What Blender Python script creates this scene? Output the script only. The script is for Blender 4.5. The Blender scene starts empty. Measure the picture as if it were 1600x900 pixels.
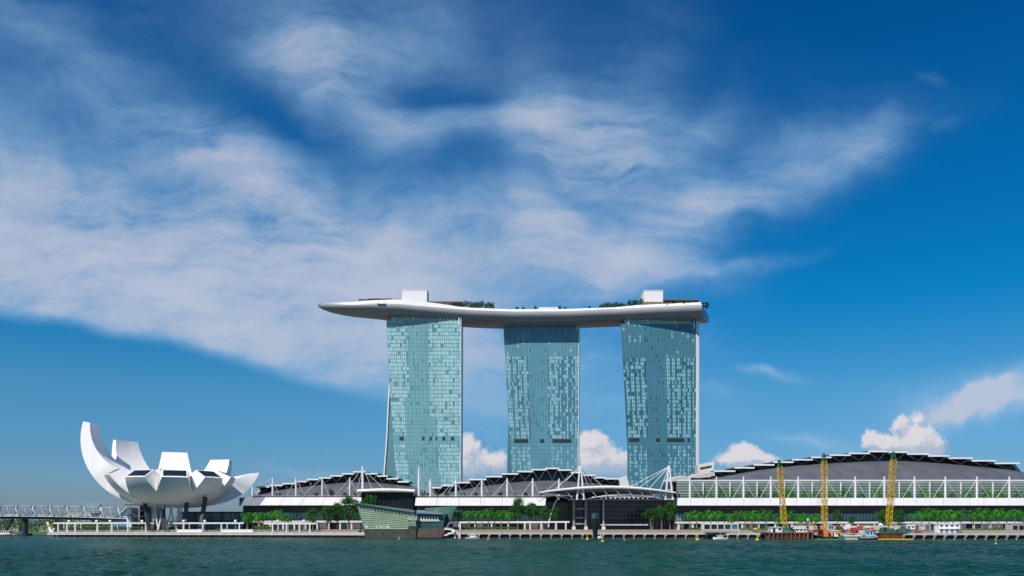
import bpy, bmesh, math, random
from mathutils import Vector, Matrix, noise as mnoise
R = math.radians
random.seed(7)
S = bpy.context.scene
COL = S.collection

# ---------------------------------------------------------------- camera
FPX, HY, CAMH = 1300.0, 825.0, 6.0          # focal length in photo pixels, horizon row, eye height
cam_data = bpy.data.cameras.new('camera')
cam_data.sensor_width = 36.0
cam_data.lens = 36.0*FPX/1600.0
cam_data.shift_y = (HY-450.0)/1600.0
cam_data.clip_start = 0.5
cam_data.clip_end = 60000.0
cam = bpy.data.objects.new('camera', cam_data)
cam.location = (0, 0, CAMH)
cam.rotation_euler = (R(90), 0, 0)
COL.objects.link(cam)
S.camera = cam

# ---------------------------------------------------------------- light and exposure
SUN_DIR = Vector((-0.56, -0.83, 0.0)).normalized()      # horizontal direction towards the sun
SUN_EL = R(49)
toward = Vector((SUN_DIR.x*math.cos(SUN_EL), SUN_DIR.y*math.cos(SUN_EL), math.sin(SUN_EL)))
sl = bpy.data.lights.new('sun', 'SUN')
sl.energy = 4.2
sl.angle = R(0.5)
sl.color = (1.0, 0.93, 0.86)
so = bpy.data.objects.new('sun', sl)
so.rotation_euler = toward.to_track_quat('Z', 'Y').to_euler()
so.location = (0, 0, 500)
COL.objects.link(so)
S.view_settings.view_transform = 'Standard'
S.view_settings.look = 'None'
S.view_settings.gamma = 1.0
S.view_settings.use_curve_mapping = False
S.view_settings.exposure = 0.30
S.cycles.max_bounces = 6
S.cycles.diffuse_bounces = 3
S.cycles.glossy_bounces = 4
S.cycles.transparent_max_bounces = 8

# ---------------------------------------------------------------- sky
W = bpy.data.worlds.new('World')
S.world = W
W.use_nodes = True
nt = W.node_tree
nt.nodes.clear()
def wn(t, **kw):
    n = nt.nodes.new(t)
    for k, v in kw.items(): setattr(n, k, v)
    return n
def wlink(a, b): nt.links.new(a, b)
def wmath(op, a, b=None, c=None, clamp=False):
    n = wn('ShaderNodeMath', operation=op, use_clamp=clamp)
    for i, v in enumerate((a, b, c)):
        if v is None: continue
        if isinstance(v, (int, float)): n.inputs[i].default_value = v
        else: wlink(v, n.inputs[i])
    return n.outputs[0]
def wsmooth(x, lo, hi):
    n = wn('ShaderNodeMapRange', interpolation_type='SMOOTHSTEP')
    wlink(x, n.inputs['Value'])
    n.inputs['From Min'].default_value = lo
    n.inputs['From Max'].default_value = hi
    return n.outputs['Result']
def wcol(a, b, fac, blend='MIX'):
    n = wn('ShaderNodeMix', data_type='RGBA', blend_type=blend)
    for s, v in ((n.inputs['Factor'], fac), (n.inputs[6], a), (n.inputs[7], b)):
        if isinstance(v, (int, float)): s.default_value = v
        elif isinstance(v, tuple): s.default_value = (*v, 1)
        else: wlink(v, s)
    return n.outputs[2]
def wnoise(vec, scale, detail, rough=0.5, out=0):
    n = wn('ShaderNodeTexNoise')
    n.inputs['Scale'].default_value = scale
    n.inputs['Detail'].default_value = detail
    n.inputs['Roughness'].default_value = rough
    wlink(vec, n.inputs['Vector'])
    return n.outputs[out]
sky = wn('ShaderNodeTexSky', sky_type='NISHITA')
sky.sun_disc = False
sky.sun_elevation = SUN_EL
sky.sun_rotation = math.atan2(SUN_DIR.x, SUN_DIR.y)
sky.air_density = 1.0
sky.dust_density = 0.6
sky.ozone_density = 3.0
hsv = wn('ShaderNodeHueSaturation')
hsv.inputs['Saturation'].default_value = 1.38
hsv.inputs['Hue'].default_value = 0.497
hsv.inputs['Value'].default_value = 1.0
wlink(sky.outputs[0], hsv.inputs['Color'])
tc = wn('ShaderNodeTexCoord')
sep = wn('ShaderNodeSeparateXYZ')
wlink(tc.outputs['Generated'], sep.inputs[0])
ay = wmath('MAXIMUM', wmath('ABSOLUTE', sep.outputs['Y']), 0.15)
u = wmath('DIVIDE', sep.outputs['X'], ay)
v = wmath('DIVIDE', sep.outputs['Z'], ay)
comb = wn('ShaderNodeCombineXYZ')
wlink(u, comb.inputs[0]); wlink(v, comb.inputs[1])
puv = comb.outputs[0]
def vadd(vec, col, amt):
    n = wn('ShaderNodeVectorMath', operation='SUBTRACT')
    wlink(col, n.inputs[0]); n.inputs[1].default_value = (0.5, 0.5, 0.5)
    m = wn('ShaderNodeVectorMath', operation='MULTIPLY_ADD')
    wlink(n.outputs[0], m.inputs[0]); m.inputs[1].default_value = (amt, amt, 0); wlink(vec, m.inputs[2])
    return m.outputs[0]
def blobs(vec, lst):
    acc = None
    for (cx, cy, sx, sy, ang, amp) in lst:
        m = wn('ShaderNodeMapping', vector_type='TEXTURE')
        m.inputs['Location'].default_value = ((cx-800)/1300, (825-cy)/1300, 0)
        m.inputs['Rotation'].default_value = (0, 0, R(-ang))
        m.inputs['Scale'].default_value = (sx/1300, sy/1300, 1)
        wlink(vec, m.inputs['Vector'])
        d = wn('ShaderNodeVectorMath', operation='DOT_PRODUCT')
        wlink(m.outputs[0], d.inputs[0]); wlink(m.outputs[0], d.inputs[1])
        e = wmath('EXPONENT', wmath('MULTIPLY', d.outputs['Value'], -0.5))
        acc = wmath('MULTIPLY_ADD', e, amp, acc if acc is not None else 0.0)
    return acc
warp1 = vadd(puv, wnoise(puv, 5.5, 3, 0.55, 1), 0.10)
warp2 = vadd(warp1, wnoise(warp1, 22.0, 4, 0.6, 1), 0.022)
cirrus = blobs(warp2, [
    (30, 330, 220, 105, 5, .85), (330, 235, 120, 38, 25, .45), (440, 290, 140, 42, 30, .50),
    (200, 425, 280, 65, 5, .70), (460, 430, 190, 80, 10, .70), (630, 480, 170, 75, 10, .60),
    (480, 565, 170, 32, 18, .45), (280, 510, 280, 34, 9, .55), (740, 590, 95, 60, 0, .33), (930, 600, 110, 70, 0, .22),
    (490, 75, 75, 46, 50, .52), (570, 155, 110, 32, 30, .52), (740, 185, 130, 28, -3, .50),
    (640, 45, 110, 46, 0, .36), (860, 175, 80, 42, 20, .50), (910, 215, 95, 55, 25, .45),
    (960, 260, 120, 40, -22, .45), (830, 330, 60, 70, 30, .50), (950, 392, 100, 24, 10, .80),
    (1070, 340, 120, 30, -35, .58), (1200, 275, 130, 32, -22, .45), (1340, 228, 42, 18, -25, .50),
    (700, 390, 140, 75, 0, .45), (1110, 416, 80, 9, -12, .45), (80, 70, 150, 30, 30, .22),
    (250, 40, 380, 110, 8, .09), (1010, 150, 55, 80, 25, .30), (1110, 185, 18, 55, 35, .25)])
rot = wn('ShaderNodeMapping')
rot.inputs['Rotation'].default_value = (0, 0, R(20))
rot.inputs['Scale'].default_value = (0.5, 1.7, 1)
wlink(warp1, rot.inputs['Vector'])
rot2 = wn('ShaderNodeMapping')
rot2.inputs['Rotation'].default_value = (0, 0, R(-32))
rot2.inputs['Scale'].default_value = (0.42, 1.9, 1)
wlink(warp1, rot2.inputs['Vector'])
fan = wsmooth(u, -0.18, 0.12)                     # streaks slope down on the left, fan upwards on the right
na = wnoise(rot.outputs[0], 8.0, 9, 0.63)
nb = wnoise(rot2.outputs[0], 9.5, 9, 0.63)
n1 = wmath('ADD', wmath('MULTIPLY', na, wmath('SUBTRACT', 1.0, fan)), wmath('MULTIPLY', nb, fan))
n2 = wnoise(warp2, 4.0, 5, 0.55)
n3 = wnoise(warp2, 24.0, 8, 0.72)
tex = wmath('MULTIPLY_ADD', n1, 3.1, wmath('MULTIPLY_ADD', n2, 1.1, wmath('MULTIPLY_ADD', n3, 0.7, -1.62)))
# the clean lower edge of the cirrus sheet: v below a drooping curve is clear
px = wmath('MULTIPLY_ADD', u, 1300.0, 800.0)
py = wmath('MULTIPLY_ADD', v, -1300.0, 825.0)
edge = wmath('MULTIPLY_ADD', wmath('MULTIPLY', px, px), 0.00020, wmath('MULTIPLY_ADD', px, 0.11, 500.0))
edge = wmath('MULTIPLY_ADD', wnoise(puv, 9.0, 4, 0.6), 40.0, wmath('SUBTRACT', edge, 16.0))
clear = wsmooth(wmath('SUBTRACT', edge, py), -4.0, 26.0)
holes = blobs(warp2, [(690, 142, 75, 20, -4, .75), (730, 250, 48, 42, 30, .70), (370, 130, 130, 40, 18, .60), (470, 200, 80, 20, 28, .55), (880, 300, 70, 16, 25, .4),
    (765, 60, 45, 60, 20, .5), (1100, 110, 110, 55, 0, .6), (760, 440, 70, 20, 0, .45), (150, 230, 60, 18, 10, .3), (260, 280, 40, 16, 10, .35)])
cirrus = wmath('MULTIPLY', cirrus, wmath('SUBTRACT', 1.0, wmath('MINIMUM', holes, .85)))
tex = wmath('MAXIMUM', tex, 0.10)
dens = wmath('MULTIPLY', wmath('SUBTRACT', 1.0, wmath('EXPONENT', wmath('MULTIPLY', wmath('MULTIPLY', cirrus, tex), -1.32))), clear)
soft = blobs(warp2, [(1570, 632, 100, 20, -4, .80), (1560, 606, 50, 14, -14, .85), (1500, 640, 60, 12, 0, .35), (1250, 691, 36, 8, 0, .45), (1195, 584, 34, 6, 0, .50),
    (1452, 122, 18, 8, 0, .09), (1475, 199, 22, 9, -10, .10), (950, 632, 60, 15, 0, .35), (1105, 620, 22, 9, 0, .25), (1340, 700, 60, 18, 0, .25), (480, 735, 50, 6, 0, .20), (150, 764, 14, 4, 0, .3)])
dens = wmath('MAXIMUM', dens, wmath('MULTIPLY', soft, wmath('MULTIPLY_ADD', n3, 1.3, 0.30)))
dens = wmath('MINIMUM', dens, 0.90)
# small cumulus heads low over the roofs
CUM = [(733, 718, 17, 24, 0, .9), (729, 696, 10, 10, 0, .5), (776, 722, 17, 13, 0, .9), (928, 706, 22, 22, 0, .9), (922, 688, 12, 9, 0, .6), (958, 724, 28, 14, 0, .9),
    (1165, 704, 15, 11, 0, .9), (1152, 718, 28, 9, 0, .8), (1185, 720, 26, 9, 0, .7), (1360, 686, 11, 13, 0, .8), (1382, 696, 16, 9, 0, .8),
    (1406, 660, 13, 9, -35, .7), (1436, 651, 7, 7, 0, .6), (1428, 692, 22, 15, 0, .9), (1438, 674, 14, 10, 0, .7), (1456, 698, 18, 13, 0, .8)]
pw = vadd(puv, wnoise(puv, 45.0, 4, 0.6, 1), 0.018)
cg = blobs(pw, CUM)
off = wn('ShaderNodeVectorMath', operation='ADD')
wlink(pw, off.inputs[0]); off.inputs[1].default_value = (-0.005, 0.008, 0)
cg2 = blobs(off.outputs[0], CUM)
cn = wnoise(pw, 130.0, 5, 0.6)
cmask = wsmooth(wmath('MULTIPLY_ADD', cn, 0.75, cg), 0.60, 1.02)
clit = wsmooth(wmath('MULTIPLY_ADD', wmath('SUBTRACT', cg, cg2), 1.5, wmath('MULTIPLY', cn, 1.5)), 0.35, 1.25)
ccol = wcol((3.6, 4.1, 5.0), (6.3, 5.9, 6.0), clit)
cmask = wmath('MULTIPLY', cmask, wmath('SUBTRACT', 1.0, wsmooth(py, 715.0, 775.0)))
tint = wn('ShaderNodeValToRGB')
for i_, (p_, c_) in enumerate(((0.0, (.34, .41, .70)), (0.08, (.31, .50, .71)), (0.155, (.37, .64, .74)), (0.25, (.04, .65, .80)), (0.40, (.03, .61, .78)), (0.52, (.03, .535, .725)), (0.8, (.35, .60, .78)))):
    e_ = tint.color_ramp.elements[i_] if i_ < 2 else tint.color_ramp.elements.new(p_)
    e_.position = p_; e_.color = (*c_, 1)
wlink(sep.outputs['Z'], tint.inputs[0])
blue = wcol(hsv.outputs[0], tint.outputs[0], 1.0, 'MULTIPLY')
skyc = wcol(blue, wcol((2.4, 4.2, 6.2), (4.1, 4.6, 5.7), wsmooth(dens, .30, .85)), dens)
skyc = wcol(skyc, ccol, wmath('MULTIPLY', cmask, 0.88))
bg = wn('ShaderNodeBackground')
bg.inputs['Strength'].default_value = 0.1
wlink(skyc, bg.inputs['Color'])
wo = wn('ShaderNodeOutputWorld')
wlink(bg.outputs[0], wo.inputs['Surface'])

# ---------------------------------------------------------------- helpers
def P(px, py, Y):
    """the point of the place at depth Y that the photograph shows at (px, py)"""
    return Vector(((px-800)/FPX*Y, Y, CAMH+(HY-py)/FPX*Y))
def PX(px, Y): return (px-800)/FPX*Y
def PZ(py, Y): return CAMH+(HY-py)/FPX*Y
def lerp(a, b, t): return a+(b-a)*t
def interp(tab, x):
    if x <= tab[0][0]: return tab[0][1]
    for (x0, y0), (x1, y1) in zip(tab, tab[1:]):
        if x <= x1: return lerp(y0, y1, (x-x0)/(x1-x0))
    return tab[-1][1]

MATS = {}
def mat(name, col, rough=0.6, metal=0.0, var=0.12, scale=0.3, spec=0.5, bump=0.0, bscale=2.0, streak=False, panel=0):
    if name in MATS: return MATS[name]
    m = bpy.data.materials.new(name)
    m.use_nodes = True
    t = m.node_tree
    b = t.nodes['Principled BSDF']
    b.inputs['Roughness'].default_value = rough
    b.inputs['Metallic'].default_value = metal
    b.inputs['Specular IOR Level'].default_value = spec
    g = t.nodes.new('ShaderNodeNewGeometry')
    n = t.nodes.new('ShaderNodeTexNoise')
    n.inputs['Scale'].default_value = scale
    n.inputs['Detail'].default_value = 5
    n.inputs['Roughness'].default_value = 0.6
    if streak:
        mp = t.nodes.new('ShaderNodeMapping')
        mp.inputs['Scale'].default_value = (1, 1, 0.12)
        t.links.new(g.outputs['Position'], mp.inputs[0]); t.links.new(mp.outputs[0], n.inputs['Vector'])
    else:
        t.links.new(g.outputs['Position'], n.inputs['Vector'])
    r = t.nodes.new('ShaderNodeValToRGB')
    r.color_ramp.elements[0].position = 0.3
    r.color_ramp.elements[1].position = 0.7
    r.color_ramp.elements[0].color = tuple(c*(1-var) for c in col)+(1,)
    r.color_ramp.elements[1].color = tuple(min(1, c*(1+var)) for c in col)+(1,)
    t.links.new(n.outputs['Fac'], r.inputs[0])
    t.links.new(r.outputs[0], b.inputs['Base Color'])
    if panel:                                   # separate sheets, each a little lighter or darker than its neighbours
        dv = t.nodes.new('ShaderNodeVectorMath'); dv.operation = 'DIVIDE'; dv.inputs[1].default_value = (panel, panel*3, panel*1.6)
        fl = t.nodes.new('ShaderNodeVectorMath'); fl.operation = 'FLOOR'
        wh = t.nodes.new('ShaderNodeTexWhiteNoise')
        mr = t.nodes.new('ShaderNodeMapRange'); mr.inputs['To Min'].default_value = 0.86; mr.inputs['To Max'].default_value = 1.10
        ml = t.nodes.new('ShaderNodeMix'); ml.data_type = 'RGBA'; ml.blend_type = 'MULTIPLY'; ml.inputs[0].default_value = 1.0
        t.links.new(g.outputs['Position'], dv.inputs[0]); t.links.new(dv.outputs[0], fl.inputs[0]); t.links.new(fl.outputs[0], wh.inputs['Vector'])
        t.links.new(wh.outputs['Value'], mr.inputs['Value']); t.links.new(r.outputs[0], ml.inputs[6]); t.links.new(mr.outputs[0], ml.inputs[7])
        t.links.new(ml.outputs[2], b.inputs['Base Color'])
    if bump:
        bn = t.nodes.new('ShaderNodeTexNoise')
        bn.inputs['Scale'].default_value = bscale
        bn.inputs['Detail'].default_value = 4
        t.links.new(g.outputs['Position'], bn.inputs['Vector'])
        bp = t.nodes.new('ShaderNodeBump')
        bp.inputs['Strength'].default_value = bump
        bp.inputs['Distance'].default_value = 0.3
        t.links.new(bn.outputs['Fac'], bp.inputs['Height'])
        t.links.new(bp.outputs[0], b.inputs['Normal'])
    MATS[name] = m
    return m
def leafmat(name, col, trans=0.25):
    m = bpy.data.materials.new(name)
    m.use_nodes = True
    t = m.node_tree
    b = t.nodes['Principled BSDF']
    b.inputs['Roughness'].default_value = 0.55
    b.inputs['Specular IOR Level'].default_value = 0.3
    g = t.nodes.new('ShaderNodeNewGeometry')
    oi = t.nodes.new('ShaderNodeObjectInfo')
    a = t.nodes.new('ShaderNodeMath'); a.operation = 'MULTIPLY_ADD'
    a.inputs[1].default_value = 0.5
    t.links.new(g.outputs['Random Per Island'], a.inputs[0])
    a2 = t.nodes.new('ShaderNodeMath'); a2.operation = 'MULTIPLY'; a2.inputs[1].default_value = 0.5
    t.links.new(oi.outputs['Random'], a2.inputs[0])
    t.links.new(a2.outputs[0], a.inputs[2])
    r = t.nodes.new('ShaderNodeValToRGB')
    r.color_ramp.elements[0].color = (col[0]*0.55, col[1]*0.6, col[2]*0.6, 1)
    r.color_ramp.elements[1].color = (col[0]*1.6, col[1]*1.4, col[2]*1.2, 1)
    t.links.new(a.outputs[0], r.inputs[0])
    t.links.new(r.outputs[0], b.inputs['Base Color'])
    tr = t.nodes.new('ShaderNodeBsdfTranslucent')
    t.links.new(r.outputs[0], tr.inputs['Color'])
    mx = t.nodes.new('ShaderNodeMixShader'); mx.inputs[0].default_value = trans
    t.links.new(b.outputs[0], mx.inputs[1]); t.links.new(tr.outputs[0], mx.inputs[2])
    t.links.new(mx.outputs[0], t.nodes['Material Output'].inputs['Surface'])
    return m

class MB:
    """collects polygons; build() links them as one mesh object"""
    def __init__(self): self.v, self.f, self.m = [], [], []
    def add(self, vs, fs, mi=0):
        o = len(self.v)
        self.v += [Vector(p) for p in vs]
        self.f += [tuple(i+o for i in f) for f in fs]
        self.m += [mi]*len(fs)
        return self
    def quad(self, a, b, c, d, mi=0): return self.add([a, b, c, d], [(0, 1, 2, 3)], mi)
    def hexa(self, p, mi=0):
        """8 corners: bottom loop then top loop"""
        return self.add(p, [(3, 2, 1, 0), (4, 5, 6, 7), (0, 1, 5, 4), (1, 2, 6, 5), (2, 3, 7, 6), (3, 0, 4, 7)], mi)
    def box(self, x0, x1, y0, y1, z0, z1, mi=0):
        return self.hexa([(x0, y0, z0), (x1, y0, z0), (x1, y1, z0), (x0, y1, z0), (x0, y0, z1), (x1, y0, z1), (x1, y1, z1), (x0, y1, z1)], mi)
    def bar(self, a, b, w, h=None, mi=0, up=Vector((0, 0, 1))):
        a, b = Vector(a), Vector(b); h = h or w
        d = (b-a).normalized()
        s = d.cross(up)
        if s.length < 1e-3: s = d.cross(Vector((1, 0, 0)))
        s.normalize(); t = s.cross(d).normalized()
        s = s*w/2; t = t*h/2
        return self.hexa([a-s-t, a+s-t, a+s+t, a-s+t, b-s-t, b+s-t, b+s+t, b-s+t], mi)
    def tube(self, pts, r, n=6, mi=0, close=True):
        pts = [Vector(p) for p in pts]
        rs = r if isinstance(r, (list, tuple)) else [r]*len(pts)
        vs, fs = [], []
        for i, p in enumerate(pts):
            d = (pts[min(i+1, len(pts)-1)]-pts[max(i-1, 0)]).normalized()
            s = d.cross(Vector((0, 0, 1)))
            if s.length < 1e-2: s = Vector((1, 0, 0))
            s.normalize(); t = s.cross(d).normalized()
            for k in range(n):
                a = 2*math.pi*k/n
                vs.append(p+(s*math.cos(a)+t*math.sin(a))*rs[i])
        for i in range(len(pts)-1):
            for k in range(n):
                fs.append((i*n+k, i*n+(k+1) % n, (i+1)*n+(k+1) % n, (i+1)*n+k))
        if close:
            fs.append(tuple(range(n-1, -1, -1))); fs.append(tuple((len(pts)-1)*n+k for k in range(n)))
        return self.add(vs, fs, mi)
    def grid(self, rows, mi=0, wrap=False):
        n = len(rows[0]); vs = [p for r in rows for p in r]; fs = []
        for i in range(len(rows)-1):
            for k in range(n if wrap else n-1):
                k2 = (k+1) % n
                fs.append((i*n+k, i*n+k2, (i+1)*n+k2, (i+1)*n+k))
        return self.add(vs, fs, mi)
    def prism(self, pts, d, mi=0):
        """closed polygon swept along vector d"""
        n = len(pts); d = Vector(d); pts = [Vector(p) for p in pts]
        return self.add(pts+[p+d for p in pts], [tuple(range(n-1, -1, -1)), tuple(range(n, 2*n))]+[(i, (i+1) % n, (i+1) % n+n, i+n) for i in range(n)], mi)
    def ball(self, c, r, n=10, m=6, mi=0, sz=1.0):
        c = Vector(c); vs = [c+Vector((0, 0, -r*sz))]; fs = []
        for i in range(1, m):
            a = math.pi*i/m
            for k in range(n):
                b = 2*math.pi*k/n
                vs.append(c+Vector((r*math.sin(a)*math.cos(b), r*math.sin(a)*math.sin(b), -r*sz*math.cos(a))))
        vs.append(c+Vector((0, 0, r*sz)))
        for k in range(n): fs.append((0, 1+(k+1) % n, 1+k))
        for i in range(m-2):
            for k in range(n): fs.append((1+i*n+k, 1+i*n+(k+1) % n, 1+(i+1)*n+(k+1) % n, 1+(i+1)*n+k))
        l = len(vs)-1
        for k in range(n): fs.append((l, 1+(m-2)*n+k, 1+(m-2)*n+(k+1) % n))
        return self.add(vs, fs, mi)
    def build(self, name, mats, parent=None, smooth=False, fix=True, weld=False, origin=None):
        if not isinstance(mats, (list, tuple)): mats = [mats]
        off = Vector((0, 0, 0))
        q = parent
        while q is not None: off += q.location; q = q.parent
        if origin is not None: off = Vector(origin)
        me = bpy.data.meshes.new(name)
        me.from_pydata([p-off for p in self.v], [], self.f)
        for m in mats: me.materials.append(m)
        for pl, mi in zip(me.polygons, self.m):
            pl.material_index = mi; pl.use_smooth = smooth
        if fix or weld:
            bm = bmesh.new(); bm.from_mesh(me)
            if weld: bmesh.ops.remove_doubles(bm, verts=bm.verts, dist=0.001)
            bmesh.ops.recalc_face_normals(bm, faces=bm.faces)
            bm.to_mesh(me); bm.free()
        if smooth:
            me.set_sharp_from_angle(angle=R(38))
        o = bpy.data.objects.new(name, me)
        if parent is not None: o.parent = parent
        if origin is not None: o.location = off
        COL.objects.link(o)
        return o
def tag(o, label=None, cat=None, group=None, kind=None):
    if label: o['label'] = label
    if cat: o['category'] = cat
    if group: o['group'] = group
    if kind: o['kind'] = kind
    return o
def thing(name, label, cat, loc=(0, 0, 0), group=None, rotz=0):
    o = bpy.data.objects.new(name, None)
    o.empty_display_size = 1
    o.location = loc; o.rotation_euler = (0, 0, rotz)
    COL.objects.link(o)
    return tag(o, label, cat, group)
def copy_tree(o, parent=None):
    c = o.copy(); COL.objects.link(c); c.parent = parent
    for ch in [x for x in bpy.data.objects if x.parent == o]: copy_tree(ch, c)
    return c
ORD = 'first second third fourth fifth sixth seventh eighth ninth tenth eleventh twelfth thirteenth fourteenth fifteenth sixteenth seventeenth eighteenth nineteenth twentieth twenty-first twenty-second twenty-third twenty-fourth twenty-fifth twenty-sixth twenty-seventh twenty-eighth twenty-ninth thirtieth'.split()

# ---------------------------------------------------------------- materials
M_white = mat('white_paint', (0.78, 0.77, 0.76), 0.45, var=0.04)
M_steel = mat('white_steel', (0.72, 0.72, 0.72), 0.4, var=0.04)
M_fascia = mat('white_fascia_panels', (0.66, 0.65, 0.655), 0.5, var=0.08, streak=True)
M_offwhite = mat('pale_render', (0.62, 0.60, 0.56), 0.7, var=0.08)
M_frp = mat('white_polymer_skin', (0.84, 0.825, 0.80), 0.42, var=0.06, scale=0.15, streak=True)
M_grey = mat('grey_roof_metal', (0.14, 0.145, 0.155), 0.42, metal=0.3, var=0.10, scale=0.08, panel=4.5)
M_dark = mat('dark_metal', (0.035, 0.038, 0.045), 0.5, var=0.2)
M_darkglass = mat('dark_glass', (0.012, 0.02, 0.026), 0.12, var=0.4, scale=0.15)
M_teal = mat('teal_glass', (0.07, 0.20, 0.22), 0.14, var=0.3, scale=0.12)
M_strut = mat('grey_strut', (0.46, 0.46, 0.47), 0.5)
M_conc = mat('concrete', (0.42, 0.40, 0.37), 0.85, var=0.14, scale=0.4)
M_concd = mat('weathered_concrete', (0.27, 0.26, 0.245), 0.9, var=0.25, scale=0.5)
M_wood = mat('weathered_timber', (0.27, 0.21, 0.17), 0.85, var=0.25, scale=0.7)
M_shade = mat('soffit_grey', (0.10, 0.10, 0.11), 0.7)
M_paving = mat('paving', (0.30, 0.28, 0.26), 0.9, var=0.15, scale=0.2)
M_trunk = mat('bark', (0.16, 0.13, 0.10), 0.9, var=0.25, scale=1.5)
M_palmtrunk = mat('pale_palm_bark', (0.27, 0.24, 0.20), 0.9, var=0.2, scale=1.5)
M_leaf = leafmat('tree_leaves', (0.026, 0.135, 0.015), .3)
M_palm = leafmat('palm_fronds', (0.042, 0.25, 0.016), .38)
M_shrub = leafmat('shrub_leaves', (0.028, 0.085, 0.020))
M_yellow = mat('yellow_paint', (0.62, 0.40, 0.02), 0.5, var=0.15, scale=1.0)
M_green = mat('green_paint', (0.015, 0.14, 0.075), 0.5, var=0.15)
M_orange = mat('orange_paint', (0.65, 0.17, 0.035), 0.55, var=0.15, scale=1.0)
M_blue = mat('blue_paint', (0.03, 0.12, 0.33), 0.5, var=0.15)
M_red = mat('red_paint', (0.40, 0.04, 0.03), 0.5)
M_rust = mat('rusty_steel', (0.11, 0.045, 0.025), 0.85, var=0.45, scale=0.9, streak=True)
M_rubber = mat('black_rubber', (0.02, 0.02, 0.02), 0.8)

# ---------------------------------------------------------------- water
mw = bpy.data.materials.new('bay_water'); mw.use_nodes = True
t = mw.node_tree; b = t.nodes['Principled BSDF']
b.inputs['Roughness'].default_value = 0.22
b.inputs['IOR'].default_value = 1.33
b.inputs['Specular IOR Level'].default_value = 0.05
g = t.nodes.new('ShaderNodeNewGeometry')
def wv(scale, sx, sy, detail, rough=0.55, rz=0.0):
    mp = t.nodes.new('ShaderNodeMapping'); mp.inputs['Scale'].default_value = (sx, sy, 1); mp.inputs['Rotation'].default_value = (0, 0, rz)
    n = t.nodes.new('ShaderNodeTexNoise'); n.inputs['Scale'].default_value = scale; n.inputs['Detail'].default_value = detail; n.inputs['Roughness'].default_value = rough
    t.links.new(g.outputs['Position'], mp.inputs[0]); t.links.new(mp.outputs[0], n.inputs['Vector'])
    return n.outputs['Fac']
def wm(op, a, b_, c=0.0):
    n = t.nodes.new('ShaderNodeMath'); n.operation = op
    for i, q in enumerate((a, b_, c)):
        if isinstance(q, (int, float)): n.inputs[i].default_value = q
        else: t.links.new(q, n.inputs[i])
    return n.outputs[0]
h = wm('MULTIPLY_ADD', wv(0.42, 0.6, 1.0, 5, 0.65, 0.25), 1.9, wm('MULTIPLY_ADD', wv(0.9, 0.7, 1.0, 4, 0.6, -0.2), 0.55, wm('MULTIPLY', wv(0.03, 1, 1, 3), 3.0)))
bp = t.nodes.new('ShaderNodeBump'); bp.inputs['Strength'].default_value = 1.0; bp.inputs['Distance'].default_value = 1.3
t.links.new(h, bp.inputs['Height']); t.links.new(bp.outputs[0], b.inputs['Normal'])
r = t.nodes.new('ShaderNodeValToRGB')
r.color_ramp.elements[0].position = 0.35; r.color_ramp.elements[1].position = 0.68
r.color_ramp.elements[0].color = (0.003, 0.038, 0.029, 1); r.color_ramp.elements[1].color = (0.007, 0.066, 0.049, 1)
t.links.new(wm('MULTIPLY_ADD', wv(0.006, 1, 1.6, 4), 0.6, wm('MULTIPLY', wv(0.25, 0.6, 1.0, 5, 0.65), 0.4)), r.inputs[0])
t.links.new(r.outputs[0], b.inputs['Base Color'])
# one sheet: real wavelets on the part of the bay before the camera, flat further out
import numpy as np
nx, ny = 620, 330
ty = np.linspace(0, 1, ny); Yr = 70.0*(470.0/70.0)**ty
tx = np.linspace(-1, 1, nx)
GX = tx[None, :]*(Yr[:, None]*0.66+6); GY = np.repeat(Yr[:, None], nx, 1)
rng = np.random.default_rng(4); Hh = np.zeros_like(GX)
env = 0.75+0.25*np.sin(GX*.021+1.3*np.sin(GY*.013))*np.sin(GY*.017+GX*.006+2)+.25*np.sin(GX*.05+GY*.04)
for k in range(70):
    lam = 1.7*2.0**(rng.random()*2.2); th = rng.normal(0.9, .75); kk = 2*math.pi/lam
    ph = rng.random()*6.28; fade = np.clip(1.6-GY/(lam*75.0), 0, 1)
    Hh += .0070*lam*fade*np.sin(kk*(GX*math.cos(th)+GY*math.sin(th))+ph+.8*np.sin(GX*.11+k)+.8*np.sin(GY*.09+2*k))
edge_ = np.minimum(1, np.minimum(ty[:, None]*12, (1-ty[:, None])*8))*np.minimum(1, (1-np.abs(tx[None, :]))*30)
Hh *= env*edge_
w = MB()
vs = np.stack([GX, GY, Hh], -1).reshape(-1, 3)
w.v = [Vector(p) for p in vs.tolist()]
for i in range(ny-1):
    o_ = i*nx
    w.f += [(o_+k, o_+k+1, o_+nx+k+1, o_+nx+k) for k in range(nx-1)]
w.m = [0]*len(w.f)
A, B, C, D = [Vector(p) for p in (vs[0], vs[nx-1], vs[-1], vs[(ny-1)*nx])]
far = 9000
w.add([A, B, Vector((far, -300, 0)), Vector((-far, -300, 0))], [(0, 3, 2, 1)])
w.add([D, C, Vector((far, 16000, 0)), Vector((-far, 16000, 0))], [(0, 1, 2, 3)])
w.add([A, D, Vector((-far, 16000, 0)), Vector((-far, -300, 0))], [(0, 1, 2, 3)])
w.add([B, C, Vector((far, 16000, 0)), Vector((far, -300, 0))], [(0, 3, 2, 1)])
tag(w.build('water', mw, smooth=True, fix=False), kind='structure')

# ---------------------------------------------------------------- shore
SH = [(40, 563), (75, 560), (230, 545), (400, 535), (560, 520), (700, 492), (930, 480), (1060, 470), (1250, 445), (1600, 428), (2100, 410)]
def YE(px): return interp(SH, px)
GZ = 5.0
pxs = [75+i*15 for i in range(118)]
def E(px, dy, z):
    Y = YE(px); p = P(px, HY, Y); return Vector((p.x, p.y+dy, z))
pr = MB()
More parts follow.
